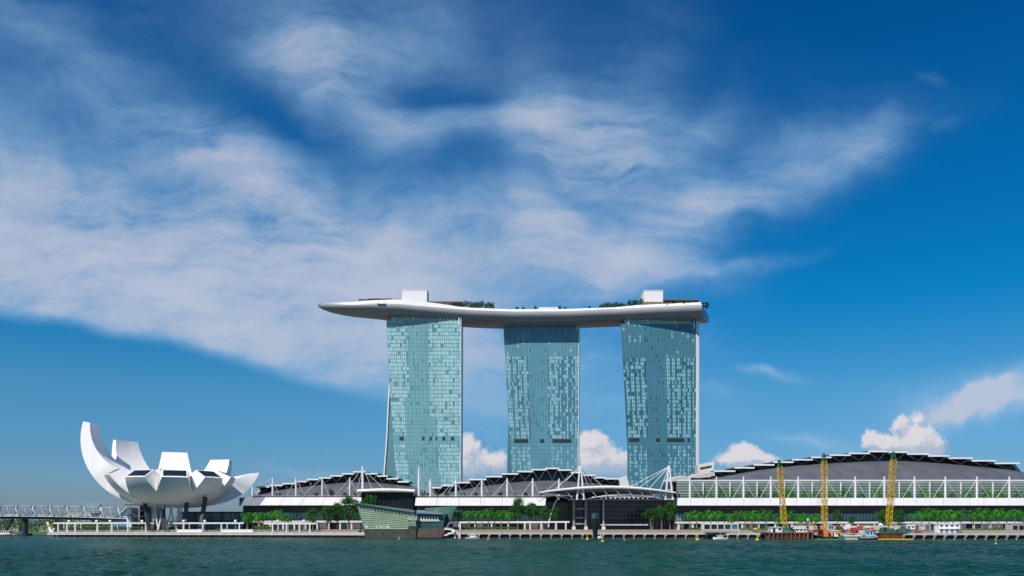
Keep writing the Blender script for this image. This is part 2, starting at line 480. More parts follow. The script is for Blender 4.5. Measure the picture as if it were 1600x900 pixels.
# slab, lower ledge, steps up to the ground, bearing wall painted dark for the shade under the slab
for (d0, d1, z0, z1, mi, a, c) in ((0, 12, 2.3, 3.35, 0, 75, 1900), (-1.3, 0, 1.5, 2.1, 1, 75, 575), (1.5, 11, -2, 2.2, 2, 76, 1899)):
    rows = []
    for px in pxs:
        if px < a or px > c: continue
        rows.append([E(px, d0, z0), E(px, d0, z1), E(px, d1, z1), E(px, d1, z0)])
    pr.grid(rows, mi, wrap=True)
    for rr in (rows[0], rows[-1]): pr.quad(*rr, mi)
tag(pr.build('promenade', [M_conc, M_offwhite, mat('shade_dark_wall', (.045, .048, .042), .8, var=.3)]), kind='structure')
st = MB()
for (a, c) in ((498, 560), (712, 1180), (1512, 1900)):
    pp = [p for p in range(a, c+1, 12)]
    for k in range(5):
        rows = [[E(px, 3.2+k*1.5, 3.30), E(px, 3.2+k*1.5, 3.36+0.33*(k+1)), E(px, 13.2, 3.36+0.33*(k+1)), E(px, 13.2, 3.30)] for px in pp]
        st.grid(rows, 0, wrap=True)
        st.quad(*rows[0]); st.quad(*rows[-1])
tag(st.build('boardwalk_steps', M_wood), kind='structure')
prom = bpy.data.objects['promenade']
pier = None
for i in range(96):
    px = 84+i*16.2
    c = E(px, 0.2, 0)
    if pier is None:
        m = MB()
        m.hexa([(-.35, .5, -2), (.35, .5, -2), (.35, 1.6, -2), (-.35, 1.6, -2), (-.35, .5, 1.1), (.35, .5, 1.1), (.35, 1.6, 1.1), (-.35, 1.6, 1.1)])
        m.hexa([(-.35, 0, 1.1), (.35, 0, 1.1), (.35, 1.6, 1.1), (-.35, 1.6, 1.1), (-.85, -.25, 2.25), (.85, -.25, 2.25), (.85, 1.6, 2.25), (-.85, 1.6, 2.25)])
        pier = m.build('pier', M_conc, prom); o = pier
    else:
        o = pier.copy(); COL.objects.link(o); o.parent = prom
    o.location = c
# the ground behind the promenade
gm = MB()
front = [E(px, 11.5, GZ) for px in pxs]
lx = front[0].x
back = [Vector((lx, 720, GZ)), Vector((lx-40, 5000, GZ)), Vector((5000, 5000, GZ)), Vector((5000, front[-1].y, GZ))]
loop = front+back[::-1]
gm.add(loop, [tuple(range(len(loop)))])
low = [Vector((p.x, p.y, -2)) for p in loop]
gm.add(loop+low, [(i, (i+1) % len(loop), (i+1) % len(loop)+len(loop), i+len(loop)) for i in range(len(loop))])
tag(gm.build('ground', mat('dark_paving', (.13, .125, .115), .9, var=.3, scale=.05)), kind='structure')
pv = MB()
pv.grid([[E(px, 11.6, GZ+.004), E(px, 105, GZ+.004)] for px in pxs])
tag(pv.build('waterfront_paving', M_paving, None, fix=False), kind='structure')  # pale paving sheet added to bounce light up under the museum bowl
# the far bank seen under the bridge
M_lawn = mat('lawn', (0.045, 0.13, 0.02), 0.9, var=0.3, scale=0.05)
fb = MB()
fb.hexa([(-2500, 790, -2), (-300, 800, -2), (-300, 4000, -2), (-2500, 4000, -2), (-2500, 794, 1.2), (-300, 804, 1.2), (-300, 4000, 9), (-2500, 4000, 9)])
tag(fb.build('far_bank', M_lawn), kind='structure')

# ---------------------------------------------------------------- lotus museum
MC = Vector((PX(273, 575), 575, GZ))
museum = thing('museum', 'white lotus shaped museum with ten upturned finger petals on the waterfront', 'museum', MC)
ZB = 20.2                                   # underside of the bowl
M_win = mat('museum_window_glass', (0.015, 0.018, 0.026), 0.25, var=0.2)
def petal(az, R0, kz, t1, th0, th1, w_tip, wcap, win=None, r0=9.0, drop=0.0):
    n = 30
    az += 22.1                              # the camera sees the museum from that much left of straight on
    ca, sa = math.cos(R(az)), math.sin(R(az))
    rad, tan_ = Vector((ca, sa, 0)), Vector((-sa, ca, 0))
    T1 = R(t1)
    rows_o, rows_i = [], []
    base = MC.copy(); base.z = 0
    def prof(t): return r0+R0*math.sin(t), ZB+R0*kz*(1-math.cos(t))
    for i in range(n+1):
        s = i/n; t = T1*s
        r, z = prof(t)
        nx, nz = -math.sin(t), math.cos(t)*kz
        l = math.hypot(nx, nz); nx /= l; nz /= l
        th = th1+(th0-th1)*(1-s)**1.05
        hw = min(r*math.tan(R(17.7)), lerp(wcap, w_tip, min(1, max(0, (s-0.45)/0.55))**1.2))
        ri, zi = r+nx*th, z+nz*th
        hwi = min(hw, max(0.3, ri*math.tan(R(17.2)))) if ri > 1 else 0.3
        ri = max(ri, 1.0); zi -= drop*s**3
        bulge = hw*0.10
        rows_o.append([base+rad*(r-bulge*(q*q))+tan_*(hw*q)+Vector((0, 0, z)) for q in (-1, -.5, 0, .5, 1)])
        rows_i.append([base+rad*(ri-bulge*.5*q*q)+tan_*(hwi*q)+Vector((0, 0, zi)) for q in (1, .5, 0, -.5, -1)])
    m = MB()
    m.grid([a+b for a, b in zip(rows_o, rows_i)], 0, wrap=True)
    m.add(rows_o[0]+rows_i[0], [tuple(range(10))])
    m.add(rows_o[-1]+rows_i[-1], [tuple(range(10))])
    o = m.build('petal', M_frp, museum, smooth=True, weld=True)
    if win:
        a, b_, c, d = rows_o[-1][0], rows_o[-1][4], rows_i[-1][0], rows_i[-1][4]
        nrm = (b_-a).cross(d-a).normalized()
        if nrm.z < 0: nrm = -nrm
        cen = (a+b_+c+d)/4
        ins = [cen+(p-cen)*Vector((1, 1, 1)) for p in (a, b_, c, d)]
        ux = (b_-a).normalized(); uy = nrm.cross(ux)
        def shrink(p, f):
            q = p-cen; return cen+ux*q.dot(ux)*f[0]+uy*q.dot(uy)*f[1]
        k = [shrink(p, (0.90, 0.78))+nrm*0.05 for p in (a, b_, c, d)]
        wm_ = MB(); wm_.prism(k, nrm*0.25)
        wm_.build('skylight', M_win, o)
    return o
# azimuth, arc radius, height factor, arc end, thickness root/tip, half-width tip/middle
petal(162, 51, .93, 103, 27, 5.0, 7.5, 12.5)
petal(126, 50, .92, 94, 20, 4.0, 8.5, 13.5)
petal(90, 48, .98, 84, 20, 4.0, 8.8, 13.5)
petal(54, 50, .92, 78, 18, 4.0, 8.0, 13.0)
petal(18, 51, .71, 74, 22, 13, 8.0, 13.5, None, 9.0, 5.5)
petal(-18, 34.5, 1.04, 65, 18, 10.5, 6.6, 12.0, True)
petal(-54, 37, .98, 62, 18, 11, 7.0, 12.8, True)
petal(-90, 37, .98, 61, 18, 11, 7.8, 13.2, True)
petal(-126, 37, .98, 61, 18, 11, 7.2, 12.8, True)
petal(198, 40, .98, 62, 18, 9.5, 6.6, 12.0, True)
bw = MB()
rows = []
for i in range(13):
    t_ = R(34)*i/12
    rr = [8.9*math.sin(math.pi/2*min(1, i/4)), ZB-0.4+0.0] if i <= 4 else [9+34*math.sin(R(34)*(i-4)/8), ZB-0.25+34*(1-math.cos(R(34)*(i-4)/8))]
    rows.append([Vector((MC.x+rr[0]*math.cos(2*math.pi*k/40), MC.y+rr[0]*math.sin(2*math.pi*k/40), rr[1]+0.5)) for k in range(40)])
top = [[Vector((MC.x+q*math.cos(2*math.pi*k/40), MC.y+q*math.sin(2*math.pi*k/40), zz)) for k in range(40)] for q, zz in ((22, 34), (10, 30), (0.2, 28.5))]
bw.grid(rows+top, 0, wrap=True)
bw.build('bowl', M_frp, museum, smooth=True)
# legs under the bowl
for (px, tx_) in ((233, 225), (256, 255.5), (288, 292), (313, 321)):
    a = P(px, 0, 552); a.z = GZ-.2; dx = (tx_-273)*.12
    m = MB()
    topp = Vector((PX(tx_, 558), 558, ZB+2.2+abs(dx)*.75))
    m.bar(a, topp, 2.3, 2.0)
    m.build('column', M_dark, museum)
m = MB()
ring = [(MC.x+10*math.cos(2*math.pi*k/10), MC.y-13+7*math.sin(2*math.pi*k/10)) for k in range(10)]
for k in range(10):
    x0, y0 = ring[k]; 
    for d in (-1, 1):
        x1, y1 = ring[(k+d) % 10]
        m.bar((x0, y0, GZ-.2), (x0*.4+x1*.6, y0*.4+y1*.6, ZB+.8), .75, .75)
m.build('lattice_column', M_steel, museum)
# glazed basement and the pale stair core on the left
m = MB(); m.box(MC.x-4, MC.x+46, 590, 612, GZ-.3, 17); m.build('glass_lobby', M_teal, museum)
m = MB()
for k in range(9): m.box(MC.x-4+k*6.2, MC.x-3.6+k*6.2, 589.6, 590.05, GZ, 16.9)
m.box(MC.x-4.3, MC.x+46.3, 589.3, 590.2, 16.6, 17.6); m.box(MC.x-4.3, MC.x+46.3, 589.4, 590.1, 11, 11.5)
m.build('lobby_frame', M_dark, museum)
m = MB()
for k in range(3):
    z0 = GZ+k*5.3
    m.hexa([(PX(200, 585), 583, z0-.2), (PX(211, 585), 580, z0-.2), (PX(211, 585), 590, z0-.2), (PX(200, 585), 592, z0-.2),
            (PX(200, 585), 583, z0+4.9), (PX(210, 585), 580, z0+3.6), (PX(210, 585), 590, z0+3.6), (PX(200, 585), 592, z0+4.9)])
m.build('stair_core', M_offwhite, museum)
m = MB()
for k in range(4): m.box(PX(193, 585), PX(222, 585), 584.5, 596, GZ+4.5+k*4.2, GZ+5.1+k*4.2)
m.build('stair_landing', M_offwhite, museum)
m = MB(); m.box(PX(211.5, 585), PX(236, 585), 592, 604, GZ-.2, 23); m.build('core_glazing', M_darkglass, museum)

# ---------------------------------------------------------------- hotel towers
def glass(name, col, rough, spec, metal=0.0):
    m = mat(name, col, rough, metal=metal, var=0.10, scale=0.05, spec=spec); return m
def tower(label, Yf, xl_tab, xr_top, xr_bot, ytop, rear_tab, strip, tones, seed, center, deck_shade_rows):
    """xl_tab: (py, px) of the front's left edge; rear_tab: (py, px) of the flared rear leg's left edge"""
    rnd = random.Random(seed)
    depth = 24.0
    ztop = PZ(ytop, Yf); zbot = GZ-.3
    pybot = HY-(zbot-CAMH)*FPX/Yf
    root = thing('hotel_tower', label, 'tower', (PX((xl_tab[0][1]+xr_top)/2, Yf), Yf+12, GZ), 'hotel towers under the sky deck')
    def XL(z): return PX(interp(xl_tab, HY-(z-CAMH)*FPX/Yf), Yf)
    def XR(z): return PX(lerp(xr_top, xr_bot, (ztop-z)/(ztop-zbot)), Yf)
    rows, cols = 54, (36 if seed == 1 else 42)
    zs = [lerp(zbot, ztop, i/rows) for i in range(rows+1)]
    core = MB()                                               # concrete body just behind the glass
    L = [[Vector((XL(z)+.3, Yf+.5, z)), Vector((XR(z)-.2, Yf+.5, z)), Vector((XR(z)-.2, Yf+depth, z)), Vector((XL(z)+(.3 if seed == 1 else 5.0), Yf+depth, z))] for z in zs[::3]+[ztop]]
    core.grid(L, 0, wrap=True); core.quad(*L[-1])
    core.build('tower_core', M_dark, root)
    pale, mid, dark, grey = 0, 1, 2, 3
    gl = MB(); fr = MB()
    louv_row = int(round((PZ(690, Yf)-zbot)/(ztop-zbot)*rows))
    # runs of bright bays
    runs = {}
    for i in range(rows):
        k = 0
        while k < cols:
            l = rnd.choice((1, 1, 2, 2, 3) if seed != 1 else (2, 3, 3, 4, 5, 2))
            is_dark = rnd.random() < (0.17 if seed == 1 else 0.20)
            for q in range(l): runs[(i, k+q)] = is_dark
            if is_dark: k += 1
            else: k += l
    coldark = [(rnd.random() < .12) if seed == 1 else (k_ % 3 == 0 if rnd.random() < .85 else rnd.random() < .5) for k_ in range(cols)]
    for i in range(rows):
        z0, z1 = zs[i], zs[i+1]
        for k in range(cols):
            f = (k+.5)/cols
            a0, a1 = k/cols, (k+1)/cols
            sp = lerp(z0, z1, .20)
            cen = center(i/rows)
            zone_c = cen[0] < f < cen[1]
            if zone_c:
                c = mid if rnd.random() < .9 else (dark if rnd.random() < .7 else grey)
            elif i >= rows-deck_shade_rows:
                c = grey if rnd.random() < .62 else mid  # top rows greyed: the sky deck's shadow and reflection put into the glass colour
                if (k % 3 == 1) and rnd.random() < .6: c = pale if rnd.random() < .35 else mid
            elif i < louv_row:
                c = pale if (rnd.random() < .72 and not coldark[k] and i < louv_row-1) else mid
            else:
                c = dark if (runs.get((i, k)) or (coldark[k] and rnd.random() < (.5 if seed == 1 else .80))) else pale
                if c == pale and rnd.random() < .07: c = mid
            if c == pale and rnd.random() < .38: c = 5
            if i == louv_row: c = mid
            def pt(fx, z): return Vector((lerp(XL(z), XR(z), fx), Yf, z))
            gap = 0.06
            gl.quad(pt(a0+gap/cols, sp), pt(a1-gap/cols, sp), pt(a1-gap/cols, z1), pt(a0+gap/cols, z1), c)
            gl.quad(pt(a0, z0), pt(a1, z0), pt(a1, sp), pt(a0, sp), 4)
    names = ('pale', 'mid', 'dark', 'grey', 'spandrel', 'soft')
    mats = [glass('hotel_glass_%s_%s' % (nm, 'abc'[seed-1]), c, (0.35, .16, .16, .3, .3, .3)[i], (0.4, .6, .6, .4, .4, .5)[i]) for i, (nm, c) in enumerate(zip(names, tones))]  # tones differ per tower: sky reflection put into the base colours
    gl.build('curtain_wall', mats, root, fix=False)
    # aluminium fins every second bay
    for k in range(0, cols+1, 2):
        z0, z1 = zbot, ztop
        pts = [Vector((lerp(XL(z), XR(z), k/cols), Yf-.12, z)) for z in zs[::6]+[ztop]]
        for p, q in zip(pts, pts[1:]): fr.bar(p, q, .16, .3, up=Vector((1, 0, 0)))
    fr.build('mullion', mats[1], root)
    # dark louvre band of the plant floor
    zl = zs[louv_row]
    segs = {1: ((.09, .15), (.43, .46), (.54, .57), (.63, .65), (.73, .77), (.86, .90)), 2: ((.06, .26), (.44, .50), (.62, .90)), 3: ((.03, .18), (.42, .48), (.58, .83), (.88, .91))}[seed]
    for a, c in segs:
        xa, xb = lerp(XL(zl), XR(zl), a), lerp(XL(zl), XR(zl), c)
        lv = MB(); lv.box(xa, xb, Yf-.30, Yf-.02, zl+.3, zl+3.3)
        for q in range(4): lv.box(xa, xb, Yf-.45, Yf-.30, zl+.5+q*.75, zl+.75+q*.75)
        lv.build('plant_louvre', M_dark, root)
    # pale green glass parapet at the top
    cr = MB(); xa, xb = XL(ztop), XR(ztop)
    w_ = xb-xa
    cr.box(xa+w_*.05, xb-w_*.055, Yf+.6, Yf+14, ztop, ztop+3.4)
    cr.box(xa+w_*.20, xb-w_*.38, Yf-.2, Yf+.4, ztop+2.2, ztop+4.2)
    cr.build('crown_glazing', mat('pale_green_glass', (.30, .52, .44), .25, var=.12, scale=.2), root)
    for f in (.10, .36, .72, .975):
        q = MB(); q.box(lerp(xa, xb, f)-.5, lerp(xa, xb, f)+.5, Yf-.6, Yf+.4, ztop-.3 if f < .9 else ztop-4, ztop+7); q.build('strut', M_white, root)
    # right end wall, splayed so it shows
    ew = MB()
    rowsw = []
    for z in zs[::6]+[ztop+3]:
        x = XR(min(z, ztop)); s0 = strip*(1 if z < ztop else .9)
        rowsw.append([Vector((x+.02, Yf-.3, z)), Vector((x+.4, Yf-.3, z)), Vector((x+s0*.9, Yf+.6, z)), Vector((x+s0, Yf+1.2, z)), Vector((x+s0*1.3, Yf+depth, z)), Vector((x+.02, Yf+depth, z))])
    ew.grid(rowsw, 0, wrap=True); ew.add(rowsw[-1], [tuple(range(6))])
    ew.build('end_wall', M_white, root)
    # flared rear leg on the left
    rl = MB(); rows_ = []
    ys = [rear_tab[0][0]+(rear_tab[-1][0]-rear_tab[0][0])*i/12 for i in range(13)]
    for y in ys:
        xx = PX(interp(rear_tab, y), Yf+depth); z = PZ(y, Yf+depth)
        xr_ = XL(z)+30
        rows_.append([Vector((xx, Yf+depth+.2, z)), Vector((xr_, Yf+depth+.2, z)), Vector((xr_, Yf+depth+16, z)), Vector((xx, Yf+depth+16, z))])
    rl.grid(rows_, 0, wrap=True); rl.quad(*rows_[0]); rl.quad(*rows_[-1])
    rl.build('rear_leg', mats[2], root)
    wl = MB()
    for a, c in zip(rows_, rows_[1:]):
        wl.hexa([c[0]+Vector((-.9, -1.2, 0)), c[0]+Vector((.15, -1.2, 0)), c[0]+Vector((.15, 16, 0)), c[0]+Vector((-.9, 16, 0)),
                 a[0]+Vector((-.9, -1.2, 0)), a[0]+Vector((.15, -1.2, 0)), a[0]+Vector((.15, 16, 0)), a[0]+Vector((-.9, 16, 0))])
    if seed == 1: wl.build('leg_edge', M_white, root)
    return root
tower('leftmost hotel tower, teal glass with palest painted reflection, bright window bands', 720, [(500, 604), (600, 608.7), (615, 609.3), (690, 615), (757, 619.6), (826, 624)], 720, 719, 501,
      [(600, 609.5), (640, 607), (683, 605.3), (739, 601), (826, 595)], .5,
      [(.38, .60, .61), (.18, .385, .42), (.105, .26, .29), (.20, .41, .44), (.12, .29, .325), (.29, .51, .53)], 1,
      lambda f: (.27, .55) if f > .62 else ((.20, .55) if f > .53 else (.20, .66)), 0)
tower('middle hotel tower of glass with blue reflection painted in, gridded windows', 736, [(510, 786.8), (645, 794), (736, 800), (826, 806)], 904, 903, 509.5,
      [(655, 794.5), (690, 793.7), (736, 792.3), (826, 789)], 1.3,
      [(.29, .50, .54), (.11, .29, .36), (.06, .185, .25), (.13, .28, .33), (.09, .23, .29), (.21, .41, .47)], 2,
      lambda f: (.30, .56), 8)
tower('rightmost hotel tower, glass with darkest painted reflection, broad white end wall', 722, [(509, 970), (630, 977), (757, 982.4), (826, 985)], 1087.5, 1087, 506,
      [(690, 984), (757, 984), (826, 984)], 3.3,
      [(.24, .455, .50), (.062, .195, .265), (.032, .11, .16), (.085, .20, .245), (.05, .15, .205), (.17, .37, .42)], 3,
      lambda f: (.30, .60), 9)

# ---------------------------------------------------------------- sky deck
deck = thing('sky_deck', 'long boat shaped white deck laid across the three tower tops', 'roof deck', (0, 730, 196))
HW = 18.0
def front_Y(px): return interp([(497, 704), (560, 706), (620, 710), (720, 717), (800, 721), (880, 721), (960, 717.5), (1050, 711), (1108, 706)], px)
def hw_at(px):
    if px < 640: return HW*max(0.02, 1-((640-px)/143.0)**2.3)**.62
    return HW
def rim_y(px): return interp([(497, 473.5), (530, 473), (580, 472), (620, 473), (680, 478), (740, 482.5), (800, 484.5), (880, 484), (960, 481), (1020, 478), (1095, 474.5), (1108, 474)], px)
def hull_d(px): return interp([(497, 3.2), (503, 4.6), (515, 6.2), (540, 7.8), (600, 10), (700, 11), (1108, 11)], px)
def sec(px, cut=0):
    Yc = front_Y(px)+HW; w_ = hw_at(px); d = hull_d(px)
    zt = PZ(rim_y(px), Yc-w_)
    x = PX(px, Yc-w_)
    out = []
    prof = [(-.93, 0), (-.975, -.12), (-1.0, -.26), (-.99, -.40), (-.94, -.54), (-.84, -.70), (-.66, -.84), (-.38, -.96), (0, -1), (.38, -.96), (.66, -.84), (.84, -.70), (.94, -.54), (.99, -.40), (1, -.26), (.975, -.12), (.93, 0)]
    for (a, c) in prof:
        out.append(Vector((x+(cut*(-c)*3 if cut else 0)*0, Yc+a*w_, zt+c*d)))
    out.append(Vector((x, Yc+w_*.90, zt-.02))); out.append(Vector((x, Yc+w_*.88, zt-1.1))); out.append(Vector((x, Yc-w_*.88, zt-1.1))); out.append(Vector((x, Yc-w_*.90, zt-.02)))
    return out
M_hull = mat('silver_hull_panels', (.28, .285, .295), .36, metal=0.0, var=.05, scale=.08)
plist = [497.0, 497.6, 498.6, 500, 503, 507, 513, 520, 530, 545, 560, 580, 600, 620, 640]+list(range(660, 1100, 20))+[1096]
hl = MB(); rows = [sec(p) for p in plist]
# blunt right end: the rim reaches further out than the keel
e = sec(1097)
tipx = PX(1108, front_Y(1105)+2*HW)
end = []
for p in e:
    a = (p.y-(front_Y(1097)+HW))/HW
    q = p.copy(); q.x = lerp(p.x, tipx, min(1, max(0, (a+1)/2)))
    end.append(q)
rows.append(end)
hl.grid(rows, 0, wrap=True); hl.add(rows[0], [tuple(range(len(rows[0])))]); hl.add(rows[-1], [tuple(range(len(rows[0])))])
hl.build('hull', M_hull, deck, smooth=True)
# bright parapet band along the near rim
pb = MB()
PH = [(498, .1), (530, .3), (560, .7), (600, 1.1), (650, 1.2), (700, 1.0), (750, .9), (960, 1.1), (1000, 1.4), (1096, 1.5)]
for a, c in zip(plist[2:], plist[3:]):
    for (p0, p1, hgt) in ((a, c, interp([(513, 1.0), (560, 1.6), (600, 3.4), (650, 4.2), (700, 3.0), (750, 2.4), (960, 2.2), (1000, 3.0), (1096, 3.2)], (a+c)/2)),):
        A, B = sec(p0)[0], sec(p1)[0]
        h0 = interp([(498, .05), (530, .3), (560, 1.0), (600, 2.6), (640, 4.0), (690, 2.6), (720, 1.2), (960, .8), (1000, 1.8), (1096, 1.6)], p0)
        h1 = interp([(498, .05), (530, .3), (560, 1.0), (600, 2.6), (640, 4.0), (690, 2.6), (720, 1.2), (960, .8), (1000, 1.8), (1096, 1.6)], p1)
        o1, o2 = Vector((0, -.12, 0)), Vector((0, .6, 0))
        g0 = interp(PH, p0); g1 = interp(PH, p1)
        pb.hexa([A+Vector((0, -.5*min(1, g0), -g0))+o1, B+Vector((0, -.5*min(1, g1), -g1))+o1, B+Vector((0, 0, -g1))+o2, A+Vector((0, 0, -g0))+o2, A+Vector((0, .5, h0))+o1, B+Vector((0, .5, h1))+o1, B+Vector((0, .5, h1))+o2, A+Vector((0, .5, h0))+o2])
pb.build('parapet', M_white, deck)
# white plant boxes
for (x0, x1, y0, y1, sd) in ((628, 667, 453, 472.5, 0), (1006, 1036, 454, 472, 3)):
    Yb = front_Y((x0+x1)/2)+10
    m = MB(); m.box(PX(x0, Yb), PX(x1, Yb), Yb, Yb+16, PZ(y1, Yb)-3, PZ(y0, Yb)); m.build('plant_box', M_white, deck)
    m = MB(); m.box(PX(x0, Yb)-.3, PX(x1, Yb)+.3, Yb-.3, Yb+16.3, PZ(y0, Yb), PZ(y0, Yb)+.5); m.build('box_coping', M_white, deck)
# low roofs, pool pavilions and the observation terrace canopies
for (x0, x1, y0, y1, dy, M) in ((560, 628, 467, 471.5, 14, M_shade), (575, 612, 466, 467.2, 10, mat('timber_roof', (.22, .17, .10), .7)), (668, 722, 471, 477, 13, mat('maroon_roof', (.12, .045, .04), .7)),
                                (1036, 1092, 467.5, 469, 12, mat('bronze_roof', (.17, .12, .08), .7)), (842, 872, 480, 484, 9, M_white), (1004, 1040, 471.5, 475, 6, mat('timber_roof', (.22, .17, .10), .7))):
    Yb = front_Y((x0+x1)/2)+dy
    m = MB(); m.box(PX(x0, Yb), PX(x1, Yb), Yb, Yb+7, PZ(y1, Yb), PZ(y0, Yb)); m.build('deck_pavilion', M, deck)
m = MB()
Yb = front_Y(595)+1
for k in range(13):
    a = math.pi*k/12; m.tube([(PX(596, Yb)+3.4*math.cos(a), Yb-1.2*math.sin(a), PZ(473, Yb)), (PX(596, Yb)+3.4*math.cos(a), Yb-1.2*math.sin(a), PZ(473, Yb)+1.3)], .12, 4)
m.box(PX(596, Yb)-3.6, PX(596, Yb)+3.6, Yb-1.3, Yb, PZ(473, Yb)-1.4, PZ(473, Yb)-.7); m.build('viewing_balcony', M_strut, deck)
m = MB()
for px in list(range(508, 600, 6)):
    s_ = sec(px)[0]; m.bar(s_+Vector((0, .6, 0)), s_+Vector((0, .6, 1.8)), .2)
for a, c in zip(range(506, 600, 6), range(512, 606, 6)): m.bar(sec(a)[0]+Vector((0, .6, 1.7)), sec(c)[0]+Vector((0, .6, 1.7)), .18)
m.build('railing', M_strut, deck)

# ---------------------------------------------------------------- waterfront halls with stepped louvre roofs
def louvre_roof(root, plates, edge, base_y, Yf, Yt, ends):
    """plates: (px0, px1, py of the fascia); edge: (px, py) of the vault's upper rim; vault rises from base_y at Yf to the rim at Yt"""
    x0, x1 = ends
    n = 60
    va = MB(); rows = []
    pxl = [lerp(x0, x1, i/n) for i in range(n+1)]
    for px in pxl:
        ey = interp(edge, px); col = []
        zb, zt = PZ(base_y, Yf), PZ(ey, Yt)
        for k in range(9):
            s = k/8
            Y = lerp(Yf, Yt, s**1.35)
            col.append(Vector((lerp(PX(px, Yf), PX(px, Yt), s**1.35), Y, lerp(zb, max(zt, zb+.3), s**.9))))
        rows.append(col)
    va.grid(rows)
    va.build('vault_roof', M_grey, root, smooth=True)
    # dark clerestory between the vault rim and the plates, closed behind
    cl = MB(); rows = []
    for px in pxl:
        ey = interp(edge, px)
        py = interp([((a+b)/2, y) for a, b, y in plates], px)+1.5
        if px < plates[0][0] or px > plates[-1][1]: py = ey
        A, B = P(px, ey, Yt), P(px, min(py, ey), Yt+2.5)
        g0 = GZ
        rows.append([Vector((A.x, Yt+.3, g0)), A+Vector((0, .3, -.2)), B, Vector((B.x, Yt+45, B.z-1)), Vector((A.x, Yt+45, g0))])
    cl.grid(rows, 0, wrap=True); cl.quad(*rows[0][:4]); cl.quad(*rows[-1][:4])
    cl.build('clerestory', mat('clerestory_grey', (.055, .06, .07), .45, var=.25, panel=5.0), root)
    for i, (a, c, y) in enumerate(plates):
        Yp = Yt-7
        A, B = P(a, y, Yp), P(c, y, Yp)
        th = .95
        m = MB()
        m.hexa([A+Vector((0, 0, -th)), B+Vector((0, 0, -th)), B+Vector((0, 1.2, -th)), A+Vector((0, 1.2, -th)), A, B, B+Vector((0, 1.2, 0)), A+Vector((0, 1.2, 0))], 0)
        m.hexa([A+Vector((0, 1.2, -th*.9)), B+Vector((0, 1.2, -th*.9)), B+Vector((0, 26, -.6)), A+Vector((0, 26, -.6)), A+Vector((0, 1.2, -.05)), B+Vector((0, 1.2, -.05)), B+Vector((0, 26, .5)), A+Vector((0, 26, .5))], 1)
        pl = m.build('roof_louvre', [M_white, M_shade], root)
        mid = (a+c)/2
        ey = interp(edge, mid)
        if ey-y > 5:
            m = MB(); foot = P(mid, ey, Yt-.2)
            for q in (.12, .88): m.bar(foot, A.lerp(B, q)+Vector((0, 2.5, -th-.1)), .42)
            m.build('raking_strut', M_strut, pl)
def fascia(root, x0, x1, y0, y1, Yf, Yb, step, lean=0.0, M=None, x0b=None):
    m = MB(); n = max(1, round((x1-x0)/step))
    for i in range(n):
        a, c = lerp(x0, x1, i/n), lerp(x0, x1, (i+1)/n)
        A0, B0 = P(a, y1, Yf-lean*0), P(c, y1, Yf-lean*0)
        A1, B1 = P(a+lean, y0, Yf+1.5), P(c+lean, y0, Yf+1.5)
        g_ = Vector((.09, 0, 0)); bk = Vector((0, .5, 0))
        m.hexa([A0+g_, B0-g_, B0-g_+bk, A0+g_+bk, A1+g_, B1-g_, B1-g_+bk, A1+g_+bk])
    m.build('fascia', M or M_fascia, root)
    m = MB(); A, B = P(x0, y1, Yf), P(x1, y1, Yf); zt = PZ(y0, Yf)
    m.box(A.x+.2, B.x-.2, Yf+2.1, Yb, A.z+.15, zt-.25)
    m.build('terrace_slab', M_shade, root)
def podium(root, x0, x1, ysof, Yf, cols, teal=(803, 814), line=(815.5, 818.5)):
    """dark recess, teal glazing, pale line and ground floor columns under the terrace"""
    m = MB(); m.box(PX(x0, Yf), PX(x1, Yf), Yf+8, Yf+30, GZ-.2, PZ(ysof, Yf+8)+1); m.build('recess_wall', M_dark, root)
    m = MB(); m.box(PX(x0+2, Yf), PX(x1-2, Yf), Yf+7.3, Yf+7.95, PZ(teal[1], Yf+7), PZ(teal[0], Yf+7)); gl = m.build('shop_glazing', M_teal, root)
    m = MB(); k = x0+4
    while k < x1-3: m.box(PX(k, Yf)-.12, PX(k, Yf)+.12, Yf+7.1, Yf+7.28, PZ(teal[1], Yf+7)+.02, PZ(teal[0], Yf+7)-.02); k += 5.3
    m.build('mullion', M_strut, gl)
    m = MB(); m.box(PX(x0, Yf), PX(x1, Yf), Yf+2.5, Yf+7.2, PZ(line[1], Yf+3), PZ(line[0], Yf+3)); m.build('arcade_canopy', M_offwhite, root)
    rnd = random.Random(int(x0))
    m = MB(); k = x0+3; sh = MB(); mi = 0
    while k < x1-6:
        wd = rnd.choice((7, 10, 13, 16))
        sh.box(PX(k, Yf), PX(min(k+wd-1.5, x1-2), Yf), Yf+7.4, Yf+7.9, GZ, PZ(line[1], Yf+7)-.3, rnd.choice((0, 0, 1, 2, 3)))
        k += wd
    sh.build('shopfront', [M_darkglass, M_teal, mat('tan_shop_interior', (.40, .33, .24), .6), M_offwhite], root)  # shopfront colours picked at random, one a plain warm tan
    c = None
    for px in cols:
        m = MB(); xx = PX(px, Yf); m.box(xx-.5, xx+.5, Yf+3, Yf+4, GZ-.2, PZ(line[1], Yf+3)+.02); m.build('arcade_column', M_offwhite, root)
def mast(root, px, ytop, ybase, Y, r=.5, stays=(), name='mast'):
    m = MB(); a, b_ = P(px, ybase, Y), P(px, ytop, Y)
    m.tube([a, a.lerp(b_, .5), b_], [r, r*1.1, r*.6], 8)
    o = m.build(name, M_steel, root, smooth=True)
    if stays:
        m = MB()
        for (sx, sy, f, dy) in stays: m.tube([a.lerp(b_, f), P(sx, sy, Y+dy)], .13, 4)
        m.build('stay', M_steel, o)
    return o

